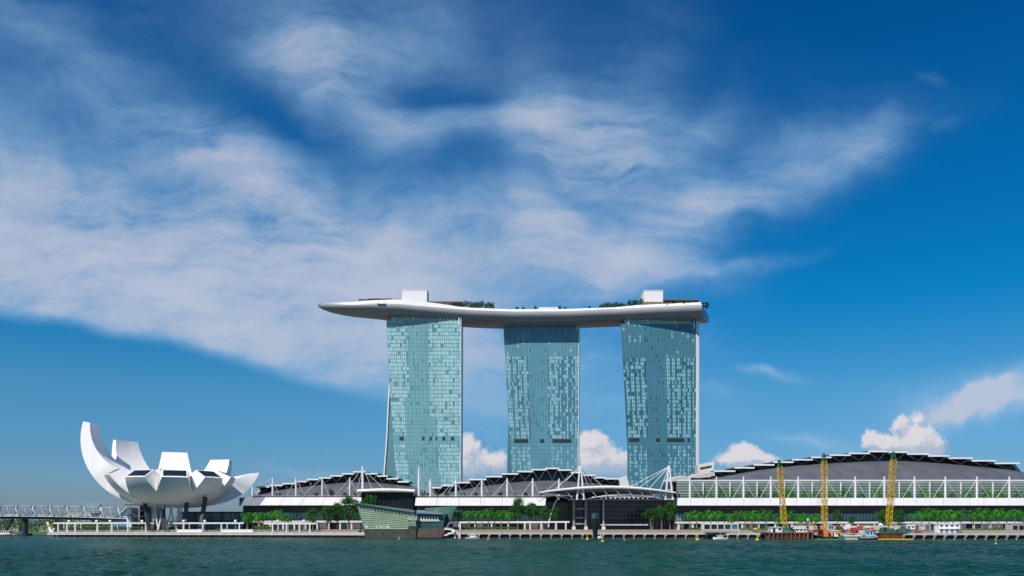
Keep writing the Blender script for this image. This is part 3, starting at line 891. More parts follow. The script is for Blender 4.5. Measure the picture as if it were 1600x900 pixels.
# north hall
nh = thing('shopping_hall', 'low hall with stepped white roof between lotus museum and crystal pavilion', 'hall', P(520, 826, 580), 'waterfront halls with stepped roofs')
louvre_roof(nh, [(400, 421, 759.7), (421, 441, 757.4), (441, 461, 754.6), (460, 479, 751.4), (479, 498, 748.2), (498, 517, 745.7), (516, 535, 742.5), (534, 553, 739.3), (552, 571, 736.2), (571, 590, 739.2), (589, 606, 742.8), (604, 622, 747), (621, 639, 751.8)],
            [(396, 774), (430, 766), (470, 760), (510, 755), (545, 752), (580, 752.5), (610, 755), (640, 758), (662, 766)], 775.5, 592, 625, (395, 662))
fascia(nh, 405, 566, 777, 789.5, 580, 592, 33, lean=7)
fascia(nh, 372, 405, 777, 790, 579.8, 592, 16, lean=9, M=mat('grey_louvre_fascia', (.16, .18, .22), .4))
podium(nh, 374, 650, 789, 582, [384, 402, 420, 440, 458, 476, 494, 512, 530, 548, 566], teal=(801, 812), line=(813.5, 816.5))
for px, yt, yb, st_ in ((394.5, 760, 775, ((402, 775, .9, 0),)), (426, 746, 775, ((401, 760, .95, 4), (436, 774, .9, 0))), (462.5, 746, 775, ((448, 774, .9, 0), (471, 758, .9, 5), (476, 774, .9, 0))), (503.5, 746, 775, ((473, 773, .93, 0), (514, 774, .93, 0))), (546.5, 746, 775, ((524, 774, .93, 0), (560, 774, .93, 0))), (566.5, 728, 768, ((540, 768, .95, 0), (582, 765, .95, 0), (600, 764, .9, 3), (556, 772, .9, 0))), ):
    mast(nh, px, yt, yb, 584, .75 if px > 560 else .62, st_)
# dark glazed entrance drum with a curved white brim
en = MB(); 
pts = [P(563, 824, 570), P(645, 824, 570)]
for k in range(1):
    A = PX(566, 570); B = PX(645, 570)
    en.hexa([(A, 570, GZ), (B, 570, GZ), (B, 590, GZ), (A, 590, GZ), (A, 566, PZ(769, 568)), (B+1, 566, PZ(769, 568)), (B+1, 590, PZ(768, 570)), (A, 590, PZ(768, 570))])
en.build('entrance_glass', M_darkglass, nh)
en = MB()
for k in range(1, 16):
    xx = lerp(A, B, k/16); en.hexa([(xx-.1, 569.7, GZ), (xx+.1, 569.7, GZ), (xx+.1, 569.95, GZ), (xx-.1, 569.95, GZ), (xx-.1, 565.7, PZ(769.5, 568)), (xx+.1, 565.7, PZ(769.5, 568)), (xx+.1, 565.95, PZ(769.5, 568)), (xx-.1, 565.95, PZ(769.5, 568))])
for z in (14, 19): en.box(A+.2, B-.2, 565.4+ (570-566)*(1-(z-GZ)/26), 566.2+(570-566)*(1-(z-GZ)/26), z, z+.25)
en.build('entrance_mullion', M_dark, nh)
br = MB(); pts = []
for k in range(21):
    s = k/20; px = lerp(559, 648, s); pts.append(P(px, 767.2-1.6*math.sin(math.pi*s), 563+1.5*abs(2*s-1)))
br.tube(pts, 1.05, 8); br.build('entrance_brim', M_white, nh, smooth=True)
br = MB()
br.add([p+Vector((0, .4, .3)) for p in pts]+[Vector((p.x, 592, p.z+.8)) for p in pts], [(i, i+1, i+22, i+21) for i in range(20)])
br.build('entrance_roof', M_fascia, nh)

# middle hall
mh = thing('theatre_hall', 'low hall with stepped white roof in front of the middle tower', 'hall', P(790, 826, 560), 'waterfront halls with stepped roofs')
louvre_roof(mh, [(672, 690, 761), (689, 709, 757.6), (708, 734, 753), (733, 760, 748.2), (759, 785, 743.7), (784, 810, 739.5), (808, 833, 735.8), (830, 854, 732.8), (852, 874, 730.8), (872, 893, 733.4), (892, 912, 737.3), (911, 930, 741.5), (929, 947, 745.3), (945, 966, 747)],
            [(655, 776), (700, 769), (740, 761), (780, 755), (820, 751), (860, 750), (900, 752), (940, 755), (980, 760)], 775.5, 572, 605, (655, 982))
wedge = MB(); A, B, C = P(966, 747, 600), P(979, 743, 600), P(986, 768, 600)
wedge.prism([A, B, C, P(970, 768, 600)], (0, 20, 0)); wedge.build('gable_end', M_offwhite, mh)
fascia(mh, 648, 852, 777.5, 790, 560, 572, 34, lean=1.5)
podium(mh, 650, 896, 789, 562, [664, 690, 716, 742, 768, 794, 820, 846, 872], teal=(801, 813), line=(814.5, 817.5))
for px, yt, yb, st_ in ((654.5, 729, 775, ((642, 748, .95, 8), (662, 772, .95, 0), (676, 764, .95, 4))), (672.5, 748, 776, ((664, 775, .93, 0), (681, 775, .93, 0))), (712.5, 748, 776, ((689, 774, .93, 0), (700, 770, .9, 0), (725, 775, .93, 0))), (753, 748, 776, ((734, 775, .93, 0), (765, 775, .93, 0))), (792.5, 747, 776, ((770, 775, .93, 0), (804, 775, .93, 0))), (832.5, 747.5, 776, ((815, 775, .93, 0), (844, 775, .93, 0))), (873.5, 748, 776, ((852, 768, .93, 0), (884, 770, .93, 0)))):
    mast(mh, px, yt, yb, 564, .72, st_)
# guard rail of the terraces
for (root, a, c, Y) in ((nh, 410, 562, 582), (mh, 652, 852, 562)):
    m = MB(); k = a
    while k < c: m.bar(P(k, 777.2, Y), P(k, 774.3, Y), .12); k += 5
    m.bar(P(a, 774.3, Y), P(c, 774.3, Y), .16); m.bar(P(a, 775.6, Y), P(c, 775.6, Y), .08)
    m.build('terrace_rail', M_strut, root)

# convention hall on the right
ch = thing('convention_hall', 'largest hall with stepped white roof and white colonnaded terrace, behind the cranes', 'hall', P(1330, 826, 520), 'waterfront halls with stepped roofs')
PL = [(1080, 1117, 741), (1116, 1149, 735), (1148, 1179, 729.8), (1178, 1210, 725.2), (1209, 1240, 721), (1238, 1270, 717.2), (1268, 1299, 713.5), (1297, 1329, 710), (1327, 1359, 707.2), (1357, 1389, 704.3), (1387, 1419, 705.3), (1418, 1452, 708.3), (1451, 1484, 711.3), (1483, 1520, 714.8), (1519, 1556, 718.8), (1555, 1594, 722.8)]
louvre_roof(ch, PL, [(1050, 752), (1090, 751), (1140, 742), (1180, 734), (1240, 726), (1300, 722), (1360, 719.5), (1420, 719), (1480, 723), (1540, 729), (1580, 733), (1610, 741), (1660, 748)], 753, 536, 575, (1050, 1680))
# the two big leaves where the roof comes down on the left, and the raised gable box
for (pts, z) in (([(1044, 752.5), (1056, 746.5), (1072, 743.5), (1083, 744), (1080, 748), (1072, 754)], 0), ([(1079, 746.5), (1090, 742.5), (1117, 737.5), (1116, 741), (1110, 745.5), (1092, 747)], -3)):
    m = MB(); m.prism([P(x, y, 548+z) for x, y in pts], (0, 22, 1.5)); m.build('roof_leaf', mat('sand_roof_panel', (.48, .45, .41), .6), ch)
m = MB(); m.prism([P(x, y, 582) for x, y in ((1090, 726), (1116, 721), (1115, 737), (1091, 740))], (0, 10, 0)); gb = m.build('gable_box', M_offwhite, ch)
m = MB(); m.prism([P(x, y, 581.7) for x, y in ((1094, 730.5), (1112, 727), (1111.5, 730), (1094, 733.5))], (0, .25, 0)); m.build('vent_opening', M_dark, gb)
fascia(ch, 1058, 1640, 778, 789.8, 520, 536, 21, lean=0.6)
podium(ch, 1058, 1640, 789, 522, [1062]+list(range(1084, 1640, 26)), teal=(802.5, 813.5), line=(815, 818))
# glazed terrace front behind the planting
m = MB(); m.box(PX(1058, 534), PX(1640, 534), 535, 535.6, PZ(778, 535), PZ(750.5, 535)); m.build('terrace_glazing', mat('pale_teal_glazing', (.13, .19, .17), .25, var=.35, scale=.1), ch)
m = MB()
for k in range(5): y = 754+k*4.3; m.box(PX(1056, 534), PX(1640, 534), 533.4, 533.6, PZ(y, 534)-.085, PZ(y, 534)+.085)
m.build('sunshade_rail', M_steel, ch)
m = MB(); m.box(PX(1058, 524), PX(1640, 524), 523.4, 524.2, PZ(751.6, 524), PZ(749.8, 524)); m.build('eaves_beam', M_steel, ch)
POSTS = [1078, 1119.6, 1161.8, 1204.4, 1247.2, 1291.6, 1336.4, 1381.8, 1429, 1477, 1526.3, 1577, 1628]
for i, px in enumerate(POSTS):
    st_ = []
    if i > 0: st_.append((lerp(POSTS[i-1], px, .62), 777, .87, 0))
    if i < len(POSTS)-1: st_.append((lerp(px, POSTS[i+1], .40), 777, .87, 0))
    mast(ch, px, 744.5, 779, 522.6, .62, st_, name='terrace_post')
    if i < len(POSTS)-1:
        m = MB(); mp = (px+POSTS[i+1])/2; m.box(PX(mp, 532)-.35, PX(mp, 532)+.35, 532, 532.7, PZ(778, 532), PZ(753, 532)); m.build('rear_post', M_steel, ch)

# event plaza pavilion with its lens shaped canopy
ep = thing('plaza_pavilion', 'glass plaza pavilion under a lens shaped canopy hung from two white masts', 'pavilion', P(955, 826, 535))
def arc(px, pts): return interp(pts, px)
up = [(843, 769.8), (860, 767), (880, 764.8), (900, 763), (925, 761.6), (950, 761), (975, 761.4), (1000, 763), (1025, 765.6), (1056, 769.8)]
rim = []
for k in range(31): px = lerp(843, 1056, k/30); rim.append(P(px, arc(px, up), 520))
m = MB(); m.tube(rim, [.45+.45*math.sin(math.pi*k/30) for k in range(31)], 8); m.build('canopy_edge', M_steel, ep, smooth=True)
m = MB(); rows = []
for k in range(31):
    s = k/30; d = 30*math.sin(math.pi*s)**.7+.2
    p = rim[k]; q = Vector((p.x, 520+d, p.z+d*.02-5.6*math.sin(math.pi*s)))
    rows.append([p+Vector((0, .3, -.25)), p.lerp(q, .5)+Vector((0, 0, .6)), q, p.lerp(q, .5)+Vector((0, 0, .3))])
m.grid(rows, 0, wrap=True); m.build('canopy', mat('canopy_membrane', (.20, .20, .22), .5), ep, smooth=True)
for k, px in enumerate((864, 884, 903, 922, 941, 960, 979, 998, 1014, 1030)):
    m = MB(); a = P(px, arc(px, up)+2.0, 521); m.bar(a, a+Vector((4.2, .5, -5.0 if px < 1000 else -3.6)), .34); m.build('canopy_strut', M_strut, ep)
for (px, yt, spread, stays) in ((907, 727.5, 5.5, ((884, 752, .96, 5), (868, 764, .96, 0), (930, 762, .96, 8), (944, 762.2, .9, 2), (920, 762, .9, 4))), (1045.5, 727.5, 5.8, ((982, 762, .97, 0), (997, 763.3, .97, 0), (1013, 765, .97, 0), (1031, 767, .96, 0)))):
    m = MB(); T = P(px, yt, 522)
    for s in (-1, 1): m.tube([P(px+s*spread, 781, 522), T+Vector((s*.25, 0, 0))], [.62, .5], 8)
    m.bar(P(px-spread*.7, 765, 522), P(px+spread*.7, 765, 522), .4)
    mo = m.build('mast', M_steel, ep, smooth=True)
    m = MB()
    for (sx, sy, f, dy) in stays: m.tube([T+Vector((0, 0, -.6)), P(sx, sy, 520.5+dy)], .17, 4)
    m.build('stay', M_steel, mo)
# glass hall
m = MB(); m.box(PX(893, 540), PX(1058, 540), 540, 565, GZ-.2, PZ(779.5, 540)); m.build('glass_hall', M_darkglass, ep)
m = MB(); m.box(PX(888, 538), PX(1060, 538), 533, 540, PZ(781.5, 538), PZ(779, 538)); m.build('hall_cornice', M_strut, ep)
m = MB()
for k in range(24): xx = lerp(PX(918, 540), PX(1056, 540), k/23); m.box(xx-.09, xx+.09, 539.6, 539.95, GZ, PZ(782, 540))
for y in (788, 795, 802, 809): m.box(PX(918, 540), PX(1056, 540), 539.5, 539.58, PZ(y, 540)-.1, PZ(y, 540)+.1)
m.build('hall_mullion', mat('mullion_grey', (.17, .19, .21), .5), ep)
m = MB(); m.box(PX(938, 536), PX(1012, 536), 534, 539, PZ(821, 536), PZ(819, 536)); m.build('terrace_canopy', M_strut, ep)
for px in (896.5, 915.5, 943):
    m = MB(); m.box(PX(px, 533)-(.7 if px < 940 else .45), PX(px, 533)+(.7 if px < 940 else .45), 533, 535, GZ-.2, PZ(781, 533)); co = m.build('column', M_strut if px > 940 else mat('grey_column', (.24, .23, .22), .7), ep)
    m = MB(); m.box(PX(px, 532)-1.1, PX(px, 532)+1.1, 531.6, 532.98, GZ-.1, GZ+1.9); m.build('plinth', M_offwhite, co)
m = MB()
for y in (795, 809, 818.5): m.box(PX(897.8, 534), PX(914.2, 534), 533.6, 536, PZ(y, 534)-.5, PZ(y, 534)+.5)
m.build('tie_beam', mat('grey_column', (.24, .23, .22), .7), ep)
# pale lunette above the hall
m = MB(); pts_o, pts_i = [], []
for k in range(17):
    s = k/16; px = lerp(918, 1034, s); pts_o.append(P(px, 779.5-8*math.sin(math.pi*s)**.8, 522.4)); pts_i.append(P(px, 779.6-5.6*math.sin(math.pi*s)**.8, 522.4))
for k in range(16): m.hexa([pts_i[k], pts_i[k+1], pts_i[k+1]+Vector((0, 3, 0)), pts_i[k]+Vector((0, 3, 0)), pts_o[k], pts_o[k+1], pts_o[k+1]+Vector((0, 3, 0)), pts_o[k]+Vector((0, 3, 0))])
m.build('lunette_arch', M_steel, ep)
m = MB(); m.prism(pts_i+[P(1034, 780, 522.4), P(918, 780, 522.4)], (0, .4, 0)); 
for v_ in m.v: v_.y += 1.6
m.build('lunette_glass', M_dark, ep)
m = MB()
for k in range(3, 14, 1):
    p, q = pts_i[k], Vector((pts_i[k].x, 522.4, PZ(779.5, 522.4))); m.box(p.x-.3, p.x+.3, 523, 523.6, q.z, p.z+.1)
m.box(pts_i[1].x, pts_i[15].x, 522.9, 523.5, PZ(777, 522.4), PZ(776, 522.4))
m.build('lunette_bar', M_steel, ep)
# small arched canopy at the left of the pavilion
ac = MB(); rows = []
for k in range(21):
    s = k/20; px = lerp(842, 898, s); y = 784-9.5*math.sin(math.pi*(s**.8)*.97)
    rows.append([P(px, y, 528), P(px+.4, y-.3, 552), P(px+.4, y+.6, 552), P(px, y+1.2, 528)])
ac.grid(rows, 0, wrap=True); ac.quad(*rows[0]); ac.quad(*rows[-1])
ac.build('arched_canopy', mat('blue_grey_roof', (.25, .29, .36), .45), ep, smooth=True)
m = MB(); pts = []
for k in range(15): s = k/14; pts.append(P(857+20*s**1.0, 822-46*math.sin(math.pi/2*min(1, s*1.0))**.75 if s > 0 else 824, 529))
pts[0] = P(857, 824, 529)
m.tube(pts, .42, 6); m.build('arched_rib', M_steel, ep, smooth=True)
m = MB(); m.box(PX(856, 553), PX(896, 553), 553, 560, GZ, PZ(784, 553)); m.build('side_glass', M_darkglass, ep)

# ---------------------------------------------------------------- trees and planting
def make_palm(seed, nf=20, trunk=5.6, fl=3.1, M=None):
    rnd = random.Random(seed)
    root = thing('palm_tree', 'palm', 'palm tree', (0, 0, 0))
    m = MB(); lean = rnd.uniform(-.25, .25)
    pts = [Vector((lean*(k/6)**2, 0, trunk*k/6)) for k in range(7)]
    m.tube(pts, [.26, .2, .19, .2, .2, .18, .13], 7); m.build('trunk', M_palmtrunk, root, smooth=True)
    c = pts[-1]; m = MB()
    for i in range(nf):
        az = 2*math.pi*(i*0.381966)+rnd.uniform(-.2, .2)
        el = lerp(1.35, -.35, (i/nf)**.8)+rnd.uniform(-.12, .12)
        L = fl*rnd.uniform(.85, 1.1); d = Vector((math.cos(az), math.sin(az), 0)); s = Vector((-d.y, d.x, 0))
        p = c.copy(); spine = [p.copy()]; e = el
        for k in range(9):
            p = p+(d*math.cos(e)+Vector((0, 0, math.sin(e))))*L/9; e -= .19+.02*k; spine.append(p.copy())
        for k in range(1, 9):
            q0, q1 = spine[k], spine[k+1]
            w = (.75-.55*abs(k/9-.45))*rnd.uniform(.85, 1.1)*fl/3.1
            for sd in (-1, 1):
                tip = (q0+q1)/2+s*sd*w+(q1-q0)*.9+Vector((0, 0, -.32*w-.1))
                m.quad(q0, q0.lerp(q1, .75), tip+(q1-q0)*.12, tip-(q1-q0)*.12)
    m.build('crown', M or M_palm, root, fix=False)
    return root
def make_tree(seed, H=9.0, W=8.0, nclump=26, nleaf=85, stems=1, leaf=.42, trunk_frac=.32, M=None, cat='tree', name='broadleaf_tree', flat=1.0):
    rnd = random.Random(seed)
    root = thing(name, 'tree', cat, (0, 0, 0))
    m = MB(); cl = []
    for k in range(nclump):
        a = rnd.uniform(0, 2*math.pi); q = math.sqrt(rnd.random()); h_ = rnd.random()
        env = math.sin(math.pi*min(1, .12+.80*h_))**.7
        cl.append((Vector((W/2*.82*q*env*math.cos(a), W/2*.82*q*env*math.sin(a), H*(trunk_frac+.06+(.86-trunk_frac)*h_))), W*rnd.uniform(.10, .19)))
    for s in range(stems):
        b = Vector((rnd.uniform(-.6, .6)*(stems > 1), rnd.uniform(-.4, .4)*(stems > 1), 0))
        f = Vector((b.x*2.2, b.y*2, H*trunk_frac))
        m.tube([b, b.lerp(f, .5), f], [.34, .25, .2] if stems == 1 else [.24, .18, .14], 7)
        for c, r_ in cl[s::stems][:9]:
            m.tube([f, f.lerp(c, .5)+Vector((0, 0, .2)), c], [.13, .09, .04], 4)
    m.build('trunk', M_trunk, root)
    m = MB()
    for c, r_ in cl:
        for i in range(nleaf):
            d = Vector((rnd.gauss(0, 1), rnd.gauss(0, 1), rnd.gauss(0, 1)*.75*flat)).normalized()*r_*rnd.random()**.45
            p = c+d
            n = (d.normalized()*.6+Vector((rnd.gauss(0, .5), rnd.gauss(0, .5), rnd.gauss(.4, .5)))).normalized()
            s = n.orthogonal().normalized(); t_ = n.cross(s); a = rnd.uniform(0, 6.28)
            s, t_ = s*math.cos(a)+t_*math.sin(a), t_*math.cos(a)-s*math.sin(a)
            l = leaf*rnd.uniform(.7, 1.3)
            m.quad(p-s*l*.5, p-t_*l*.33, p+s*l*.5, p+t_*l*.33)
    m.build('crown', M or M_leaf, root, fix=False)
    return root
palms = [make_palm(11, 22), make_palm(12, 20, 6.0, 3.0), make_palm(13, 24, 5.2, 3.2)]
palm_h = [7.7, 8.1, 7.4]
dpalms = [make_palm(51, 24, 5.2, 3.4, M_shrub), make_palm(52, 22, 5.6, 3.2, M_shrub), make_palm(53, 24, 5.0, 3.5, M_shrub)]
trees = [make_tree(21), make_tree(22, 9, 7.2, 24), make_tree(23, 9, 6.6, 24, stems=3, trunk_frac=.42), make_tree(24, 9, 6.0, 22, trunk_frac=.45)]
fan = [make_palm(31, 16, 1.1, 2.5), make_palm(32, 18, .8, 2.3)]                 # trunkless terrace palms
bushes = [make_tree(41, 3.0, 4.2, 14, 80, leaf=.34, trunk_frac=.1, M=M_shrub, cat='shrub', name='shrub'), make_tree(42, 3.2, 3.6, 14, 80, leaf=.34, trunk_frac=.12, M=M_shrub, cat='shrub', name='shrub')]
used = set()
rp = random.Random(5)
def plant(proto, loc, hs, ws, label, group):
    if proto.name in used: o = copy_tree(proto)
    else: o = proto; used.add(proto.name)
    o.location = loc; o.scale = (ws, ws, hs); o.rotation_euler = (0, 0, rp.uniform(0, 6.28))
    o['label'] = label; o['group'] = group
    return o
def palm_row(lst, dY, where, group, ref='from the left'):
    n = len(lst)
    for i, (px, yt) in enumerate(lst):
        k = rp.randrange(3); Y = YE(px)+dY+rp.uniform(-2, 2); b_ = P(px, 0, Y); b_.z = GZ-.1
        h_ = (PZ(yt, Y)-GZ)/palm_h[k]*rp.uniform(.92, 1.10)
        plant(palms[k], b_, h_, h_*rp.uniform(.85, 1.08), 'green palm, %s %s in %s' % (ORD[i], ref, where), group)
palm_row([(386, 797), (394.5, 795), (404, 796), (412, 799), (425, 797), (434, 794), (444, 798), (451, 802)], 34, 'the row right of the lotus museum', 'palms beside the lotus museum')
palm_row([(715, 795), (733, 793), (743, 794), (753, 793), (763, 792), (773, 793), (783, 794), (795, 797)], 28, 'the row right of the crystal pavilion', 'palms right of the crystal pavilion')
palm_row([(1078, 795), (1088.5, 796), (1100, 795), (1110.5, 796), (1121.5, 796), (1132, 797), (1142, 797), (1153, 793), (1164, 795), (1175, 795), (1185.5, 796), (1197, 795)], 30, 'the row left of the cranes', 'palms left of the cranes')
palm_row([(1216, 797), (1231, 797), (1241.5, 798), (1252, 798), (1263, 799), (1274, 799)], 30, 'the row between the first two cranes', 'palms between the cranes')
palm_row([(1427, 797), (1440, 793), (1452, 792), (1465, 793), (1477, 793), (1489, 792), (1501, 794)], 30, 'the thick row right of the last crane', 'palms right of the cranes')
palm_row([(1521, 796), (1534, 793), (1547, 793), (1560, 794), (1573, 793), (1586, 792), (1598, 793)], 30, 'the row at the far right end', 'palms at the far right')
def tree_at(k, px, yt, wpx, dY, label, group='broadleaf trees on the promenade', base=None, bw=(8, 7.2, 6.6, 6.0)):
    Y = YE(px)+dY; b_ = P(px, 0, Y); b_.z = GZ-.1 if base is None else base
    plant(trees[k], b_, (PZ(yt, Y)-b_.z)/9*1.03, wpx*Y/FPX/bw[k]*1.08, label, group)
tree_at(0, 489, 796, 24, 26, 'low rounded dark green tree beside the palms right of the museum')
tree_at(1, 512, 792, 28, 28, 'round dark tree between a low rounded tree and the tall tree by the pavilion')
tree_at(0, 545, 777, 38, 26, 'tallest spreading tree, left of the crystal pavilion')
tree_at(1, 527, 786, 26, 34, 'slimmer tree leaning against the tall spreading tree left of the pavilion')
tree_at(1, 579, 774, 34, 46, 'tree whose crown rises behind the slanted pavilion roof')
tree_at(0, 809, 779, 28, 30, 'tallest tree at the right end of the middle palm row')
tree_at(2, 829, 785, 24, 30, 'middle height tree just right of the tallest middle tree')
tree_at(1, 849, 792, 24, 30, 'low round tree left of the arched white rib')
tree_at(3, 867, 793, 20, 26, 'small tree standing under the arched white rib')
tree_at(2, 1018, 794, 26, 26, 'multi stemmed tree at the right of the dark glass hall')
tree_at(3, 1034, 790, 20, 30, 'narrow tree between the multi stemmed tree and the hall corner')
tree_at(0, 1047, 785, 24, 30, 'bushy tree at the corner where the convention terrace begins')
tree_at(0, 1384, 797, 40, 40, 'wide dark low tree behind the last crane')
tree_at(1, 1405, 797, 24, 40, 'smaller dark tree right of the last crane')
tree_at(3, 1309, 796, 18, 34, 'thin sparse tree right of the middle crane')
tree_at(3, 1330, 806, 13, 34, 'little sparse tree between the middle and last cranes')
# terrace planting
bays = [(1092, 0), (1107, 1), (1128, 0), (1147, 1), (1172, 0), (1190, 1), (1212, 1), (1234, 0), (1259, 0), (1276, 1), (1302, 0), (1321, 0), (1349, 1), (1370, 0), (1394, 1), (1416, 0), (1444, 0), (1463, 1), (1491, 1), (1512, 0), (1541, 0), (1562, 1), (1590, 0)]
for i, (px, k) in enumerate(bays):
    b_ = P(px, 778.5, 528); s_ = rp.uniform(2.0, 2.7)
    plant(fan[k], b_, s_*1.15, s_*.85, 'fan palm on the white terrace, %s from the left along it' % ORD[i], 'fan palms on the convention terrace')
for i, (px, k) in enumerate([(436, 0), (474, 1), (494, 0), (518, 1), (538, 0), (556, 1)]):
    plant(bushes[k], P(px, 776.5, 587), 1.15*(1.5 if i == 3 else 1), 1.0*(1.3 if i == 3 else 1), 'dark shrub on the north hall terrace, %s from the left' % ORD[i], 'shrubs on the north hall terrace')
for i, (px, k) in enumerate([(662, 0), (684, 1), (698, 0), (724, 1), (743, 0), (764, 1), (782, 0), (803, 1), (822, 0), (845, 1)]):
    plant(bushes[k], P(px, 776.5, 567), 1.1*rp.uniform(.85, 1.25), 1.0, 'dark shrub on the theatre hall terrace, %s from the left' % ORD[i], 'shrubs on the theatre hall terrace')
# roof garden on the sky deck
def deck_plant(proto, px, yt, yb, w_, dy, h0, label, group):
    Y = front_Y(px)+dy; b_ = P(px, yb, Y); b_.z = PZ(rim_y(px), front_Y(px))-1.1
    h_ = (PZ(yt, Y)-b_.z)/h0
    plant(proto, b_, h_, w_, label, group)
gp = 'palms in the left sky deck grove'
lst = [(708, 470.5), (713, 469), (718, 470), (723, 468.5), (729, 467), (735, 468), (740, 470), (744, 468), (748, 469), (753, 467), (759, 470), (764, 469), (769, 470)]
for i, (px, y) in enumerate(lst):
    deck_plant(dpalms[i % 3], px, y, 480, .95, 5+(i*5 % 9), palm_h[i % 3], 'palm on the sky deck, %s from the left in the left hand grove' % ORD[i], gp)
for i, (px, y) in enumerate([(808, 477.5), (817.5, 477.5), (836.5, 476), (874.5, 475.5), (883, 477.5), (921, 476.5)]):
    deck_plant(dpalms[i % 3], px, y, 484, .62, 5, palm_h[i % 3], 'lone small palm on the middle of the sky deck, %s from the left' % ORD[i], 'lone palms on the middle of the sky deck')
for i, (px, y) in enumerate([(938, 475), (943, 472), (948, 470.5), (954, 470), (959, 472), (963, 469), (968, 471), (972, 471), (976, 474)]):
    deck_plant(dpalms[(i+1) % 3], px, y, 482, .95, 5+(i*5 % 9), palm_h[(i+1) % 3], 'palm on the sky deck, %s from the left in the right hand grove' % ORD[i], 'palms in the right sky deck grove')
for i, (px, y) in enumerate([(984, 469), (990, 467.5), (996, 468), (1002, 466)]):
    deck_plant(trees[1+i % 3], px, y, 480, .75, 8, 9, 'leafy tree just left of the right white deck box, %s from the left' % ORD[i], 'trees left of the right hand box')
for i, (px, y) in enumerate([(1042, 468), (1050, 469.5), (1058, 469), (1067, 470), (1076, 469), (1086, 469.5), (1096, 471), (1104, 472)]):
    deck_plant(bushes[i % 2], px, y, 478, 1.7, 3.5 if px < 1090 else 14, 3.1, 'shrub along the right end of the sky deck, %s from the left' % ORD[i], 'shrubs at the right end of the sky deck')
for i, (px, y) in enumerate([(675, 474), (684, 474.5), (693, 475)]):
    deck_plant(bushes[i % 2], px, y, 480, .8, 4, 3.1, 'small shrub just right of the left white deck box, %s from the left' % ORD[i], 'shrubs by the left hand box')
# clipped hedges on the promenade
def hedge(x0, x1, yt, dY, label, depth=4.0, seed=1, M=None, step=.55):
    rnd = random.Random(seed); m = MB()
    Xa, Xb = PX(x0, YE(x0)+dY), PX(x1, YE(x1)+dY)
    Ym = (YE(x0)+YE(x1))/2+dY
    n = int(abs(Xb-Xa)*depth*16)
    for i in range(min(n, 9000)):
        s = rnd.random(); Y = lerp(YE(x0), YE(x1), s)+dY+rnd.random()*depth
        x = lerp(Xa, Xb, s); top = PZ(yt, Ym)-GZ+.5*mnoise.noise(Vector((x*.35, Y*.3, seed)))
        p = Vector((x, Y, GZ+max(.1, top)*(rnd.random()**.5)))
        nn = Vector((rnd.gauss(0, .5), rnd.gauss(-.4, .5), rnd.gauss(.6, .5))).normalized()
        s_ = nn.orthogonal().normalized(); t_ = nn.cross(s_); l = step*rnd.uniform(.7, 1.3)
        m.quad(p-s_*l*.5, p-t_*l*.4, p+s_*l*.5, p+t_*l*.4)
    o = m.build('hedge', M or M_leaf, None, fix=False)
    return tag(o, label, 'hedge', 'hedges on the promenade')
M_hedge = leafmat('hedge_leaves', (.05, .17, .018))
hedge(100, 182, 823, 17, 'bright green hedge under the left end of the white pergola', 8, 1, M_hedge)
hedge(186, 282, 824, 17, 'bright green hedge in front of the dark museum legs', 6, 2, M_hedge)
hedge(330, 352, 825, 22, 'short hedge behind the white planter wall of the museum', 4, 3, M_hedge)
hedge(396, 424, 822.5, 17, 'round green hedge between two white pergolas right of the museum', 5, 4, M_hedge)
hedge(706, 728, 824, 17, 'small hedge beside the white gangway', 4, 5, M_hedge)
hedge(730, 806, 823.5, 17, 'long low hedge at the foot of the middle palm row', 4, 6, M_hedge)
hedge(1076, 1098, 825, 17, 'low hedge left of the white framed kiosk', 4, 7, M_hedge)
hedge(1156, 1206, 826, 19, 'low hedge right of the white framed kiosk', 4, 8, M_hedge)
hedge(1500, 1578, 826, 17, 'long hedge right of the white site office', 4, 9, M_hedge)
# trees of the far bank, one mass
m = MB(); rnd = random.Random(3)
for i in range(11000):
    x = rnd.uniform(-760, -300); Y = rnd.uniform(905, 990)
    top = 13+5*mnoise.noise(Vector((x*.03, Y*.02, 0)))+4*mnoise.noise(Vector((x*.09, 3, 0)))
    p = Vector((x, Y, 1.5+max(1, top)*rnd.random()**.6)); nn = Vector((rnd.gauss(0, .5), rnd.gauss(-.5, .5), rnd.gauss(.5, .5))).normalized()
    s_ = nn.orthogonal().normalized(); t_ = nn.cross(s_); l = rnd.uniform(1.2, 2.4)
    m.quad(p-s_*l*.5, p-t_*l*.4, p+s_*l*.5, p+t_*l*.4)
tag(m.build('far_trees', M_shrub, None, fix=False), kind='stuff')

# ---------------------------------------------------------------- crystal pavilion in the water
cp = thing('crystal_pavilion', 'faceted pale green glass pavilion with slanted roof standing in the water', 'pavilion', P(630, 838, 492))
YC = 488
M_lv = mat('pale_green_cladding', (.34, .46, .30), .35, var=.12, scale=.25)
M_lvd = mat('dark_green_glass', (.025, .085, .075), .18, var=.3, scale=.2)
M_lead = mat('lead_roof', (.17, .22, .26), .45, var=.12)
TL, TR, BR, BL = P(557, 785.5, YC-3), P(646, 800.5, YC-2), P(650.5, 826, YC), P(569.5, 826, YC)
def fac(s, t_): return TL.lerp(TR, s).lerp(BL.lerp(BR, s), t_)
m = MB(); bk = Vector((6, 24, 0))
m.hexa([BL, BR, BR+bk, BL+bk, TL, TR, TR+bk+Vector((0, 0, -3)), TL+bk+Vector((0, 0, -3))]); m.build('facade', M_lv, cp)
m = MB()
nf = (TR-TL).cross(BL-TL).normalized(); nf = nf if nf.y < 0 else -nf
for i in range(0, 31): m.bar(fac(i/30, .02)+nf*.1, fac(i/30, .995)+nf*.1, .14 if i % 30 else .4, .2)
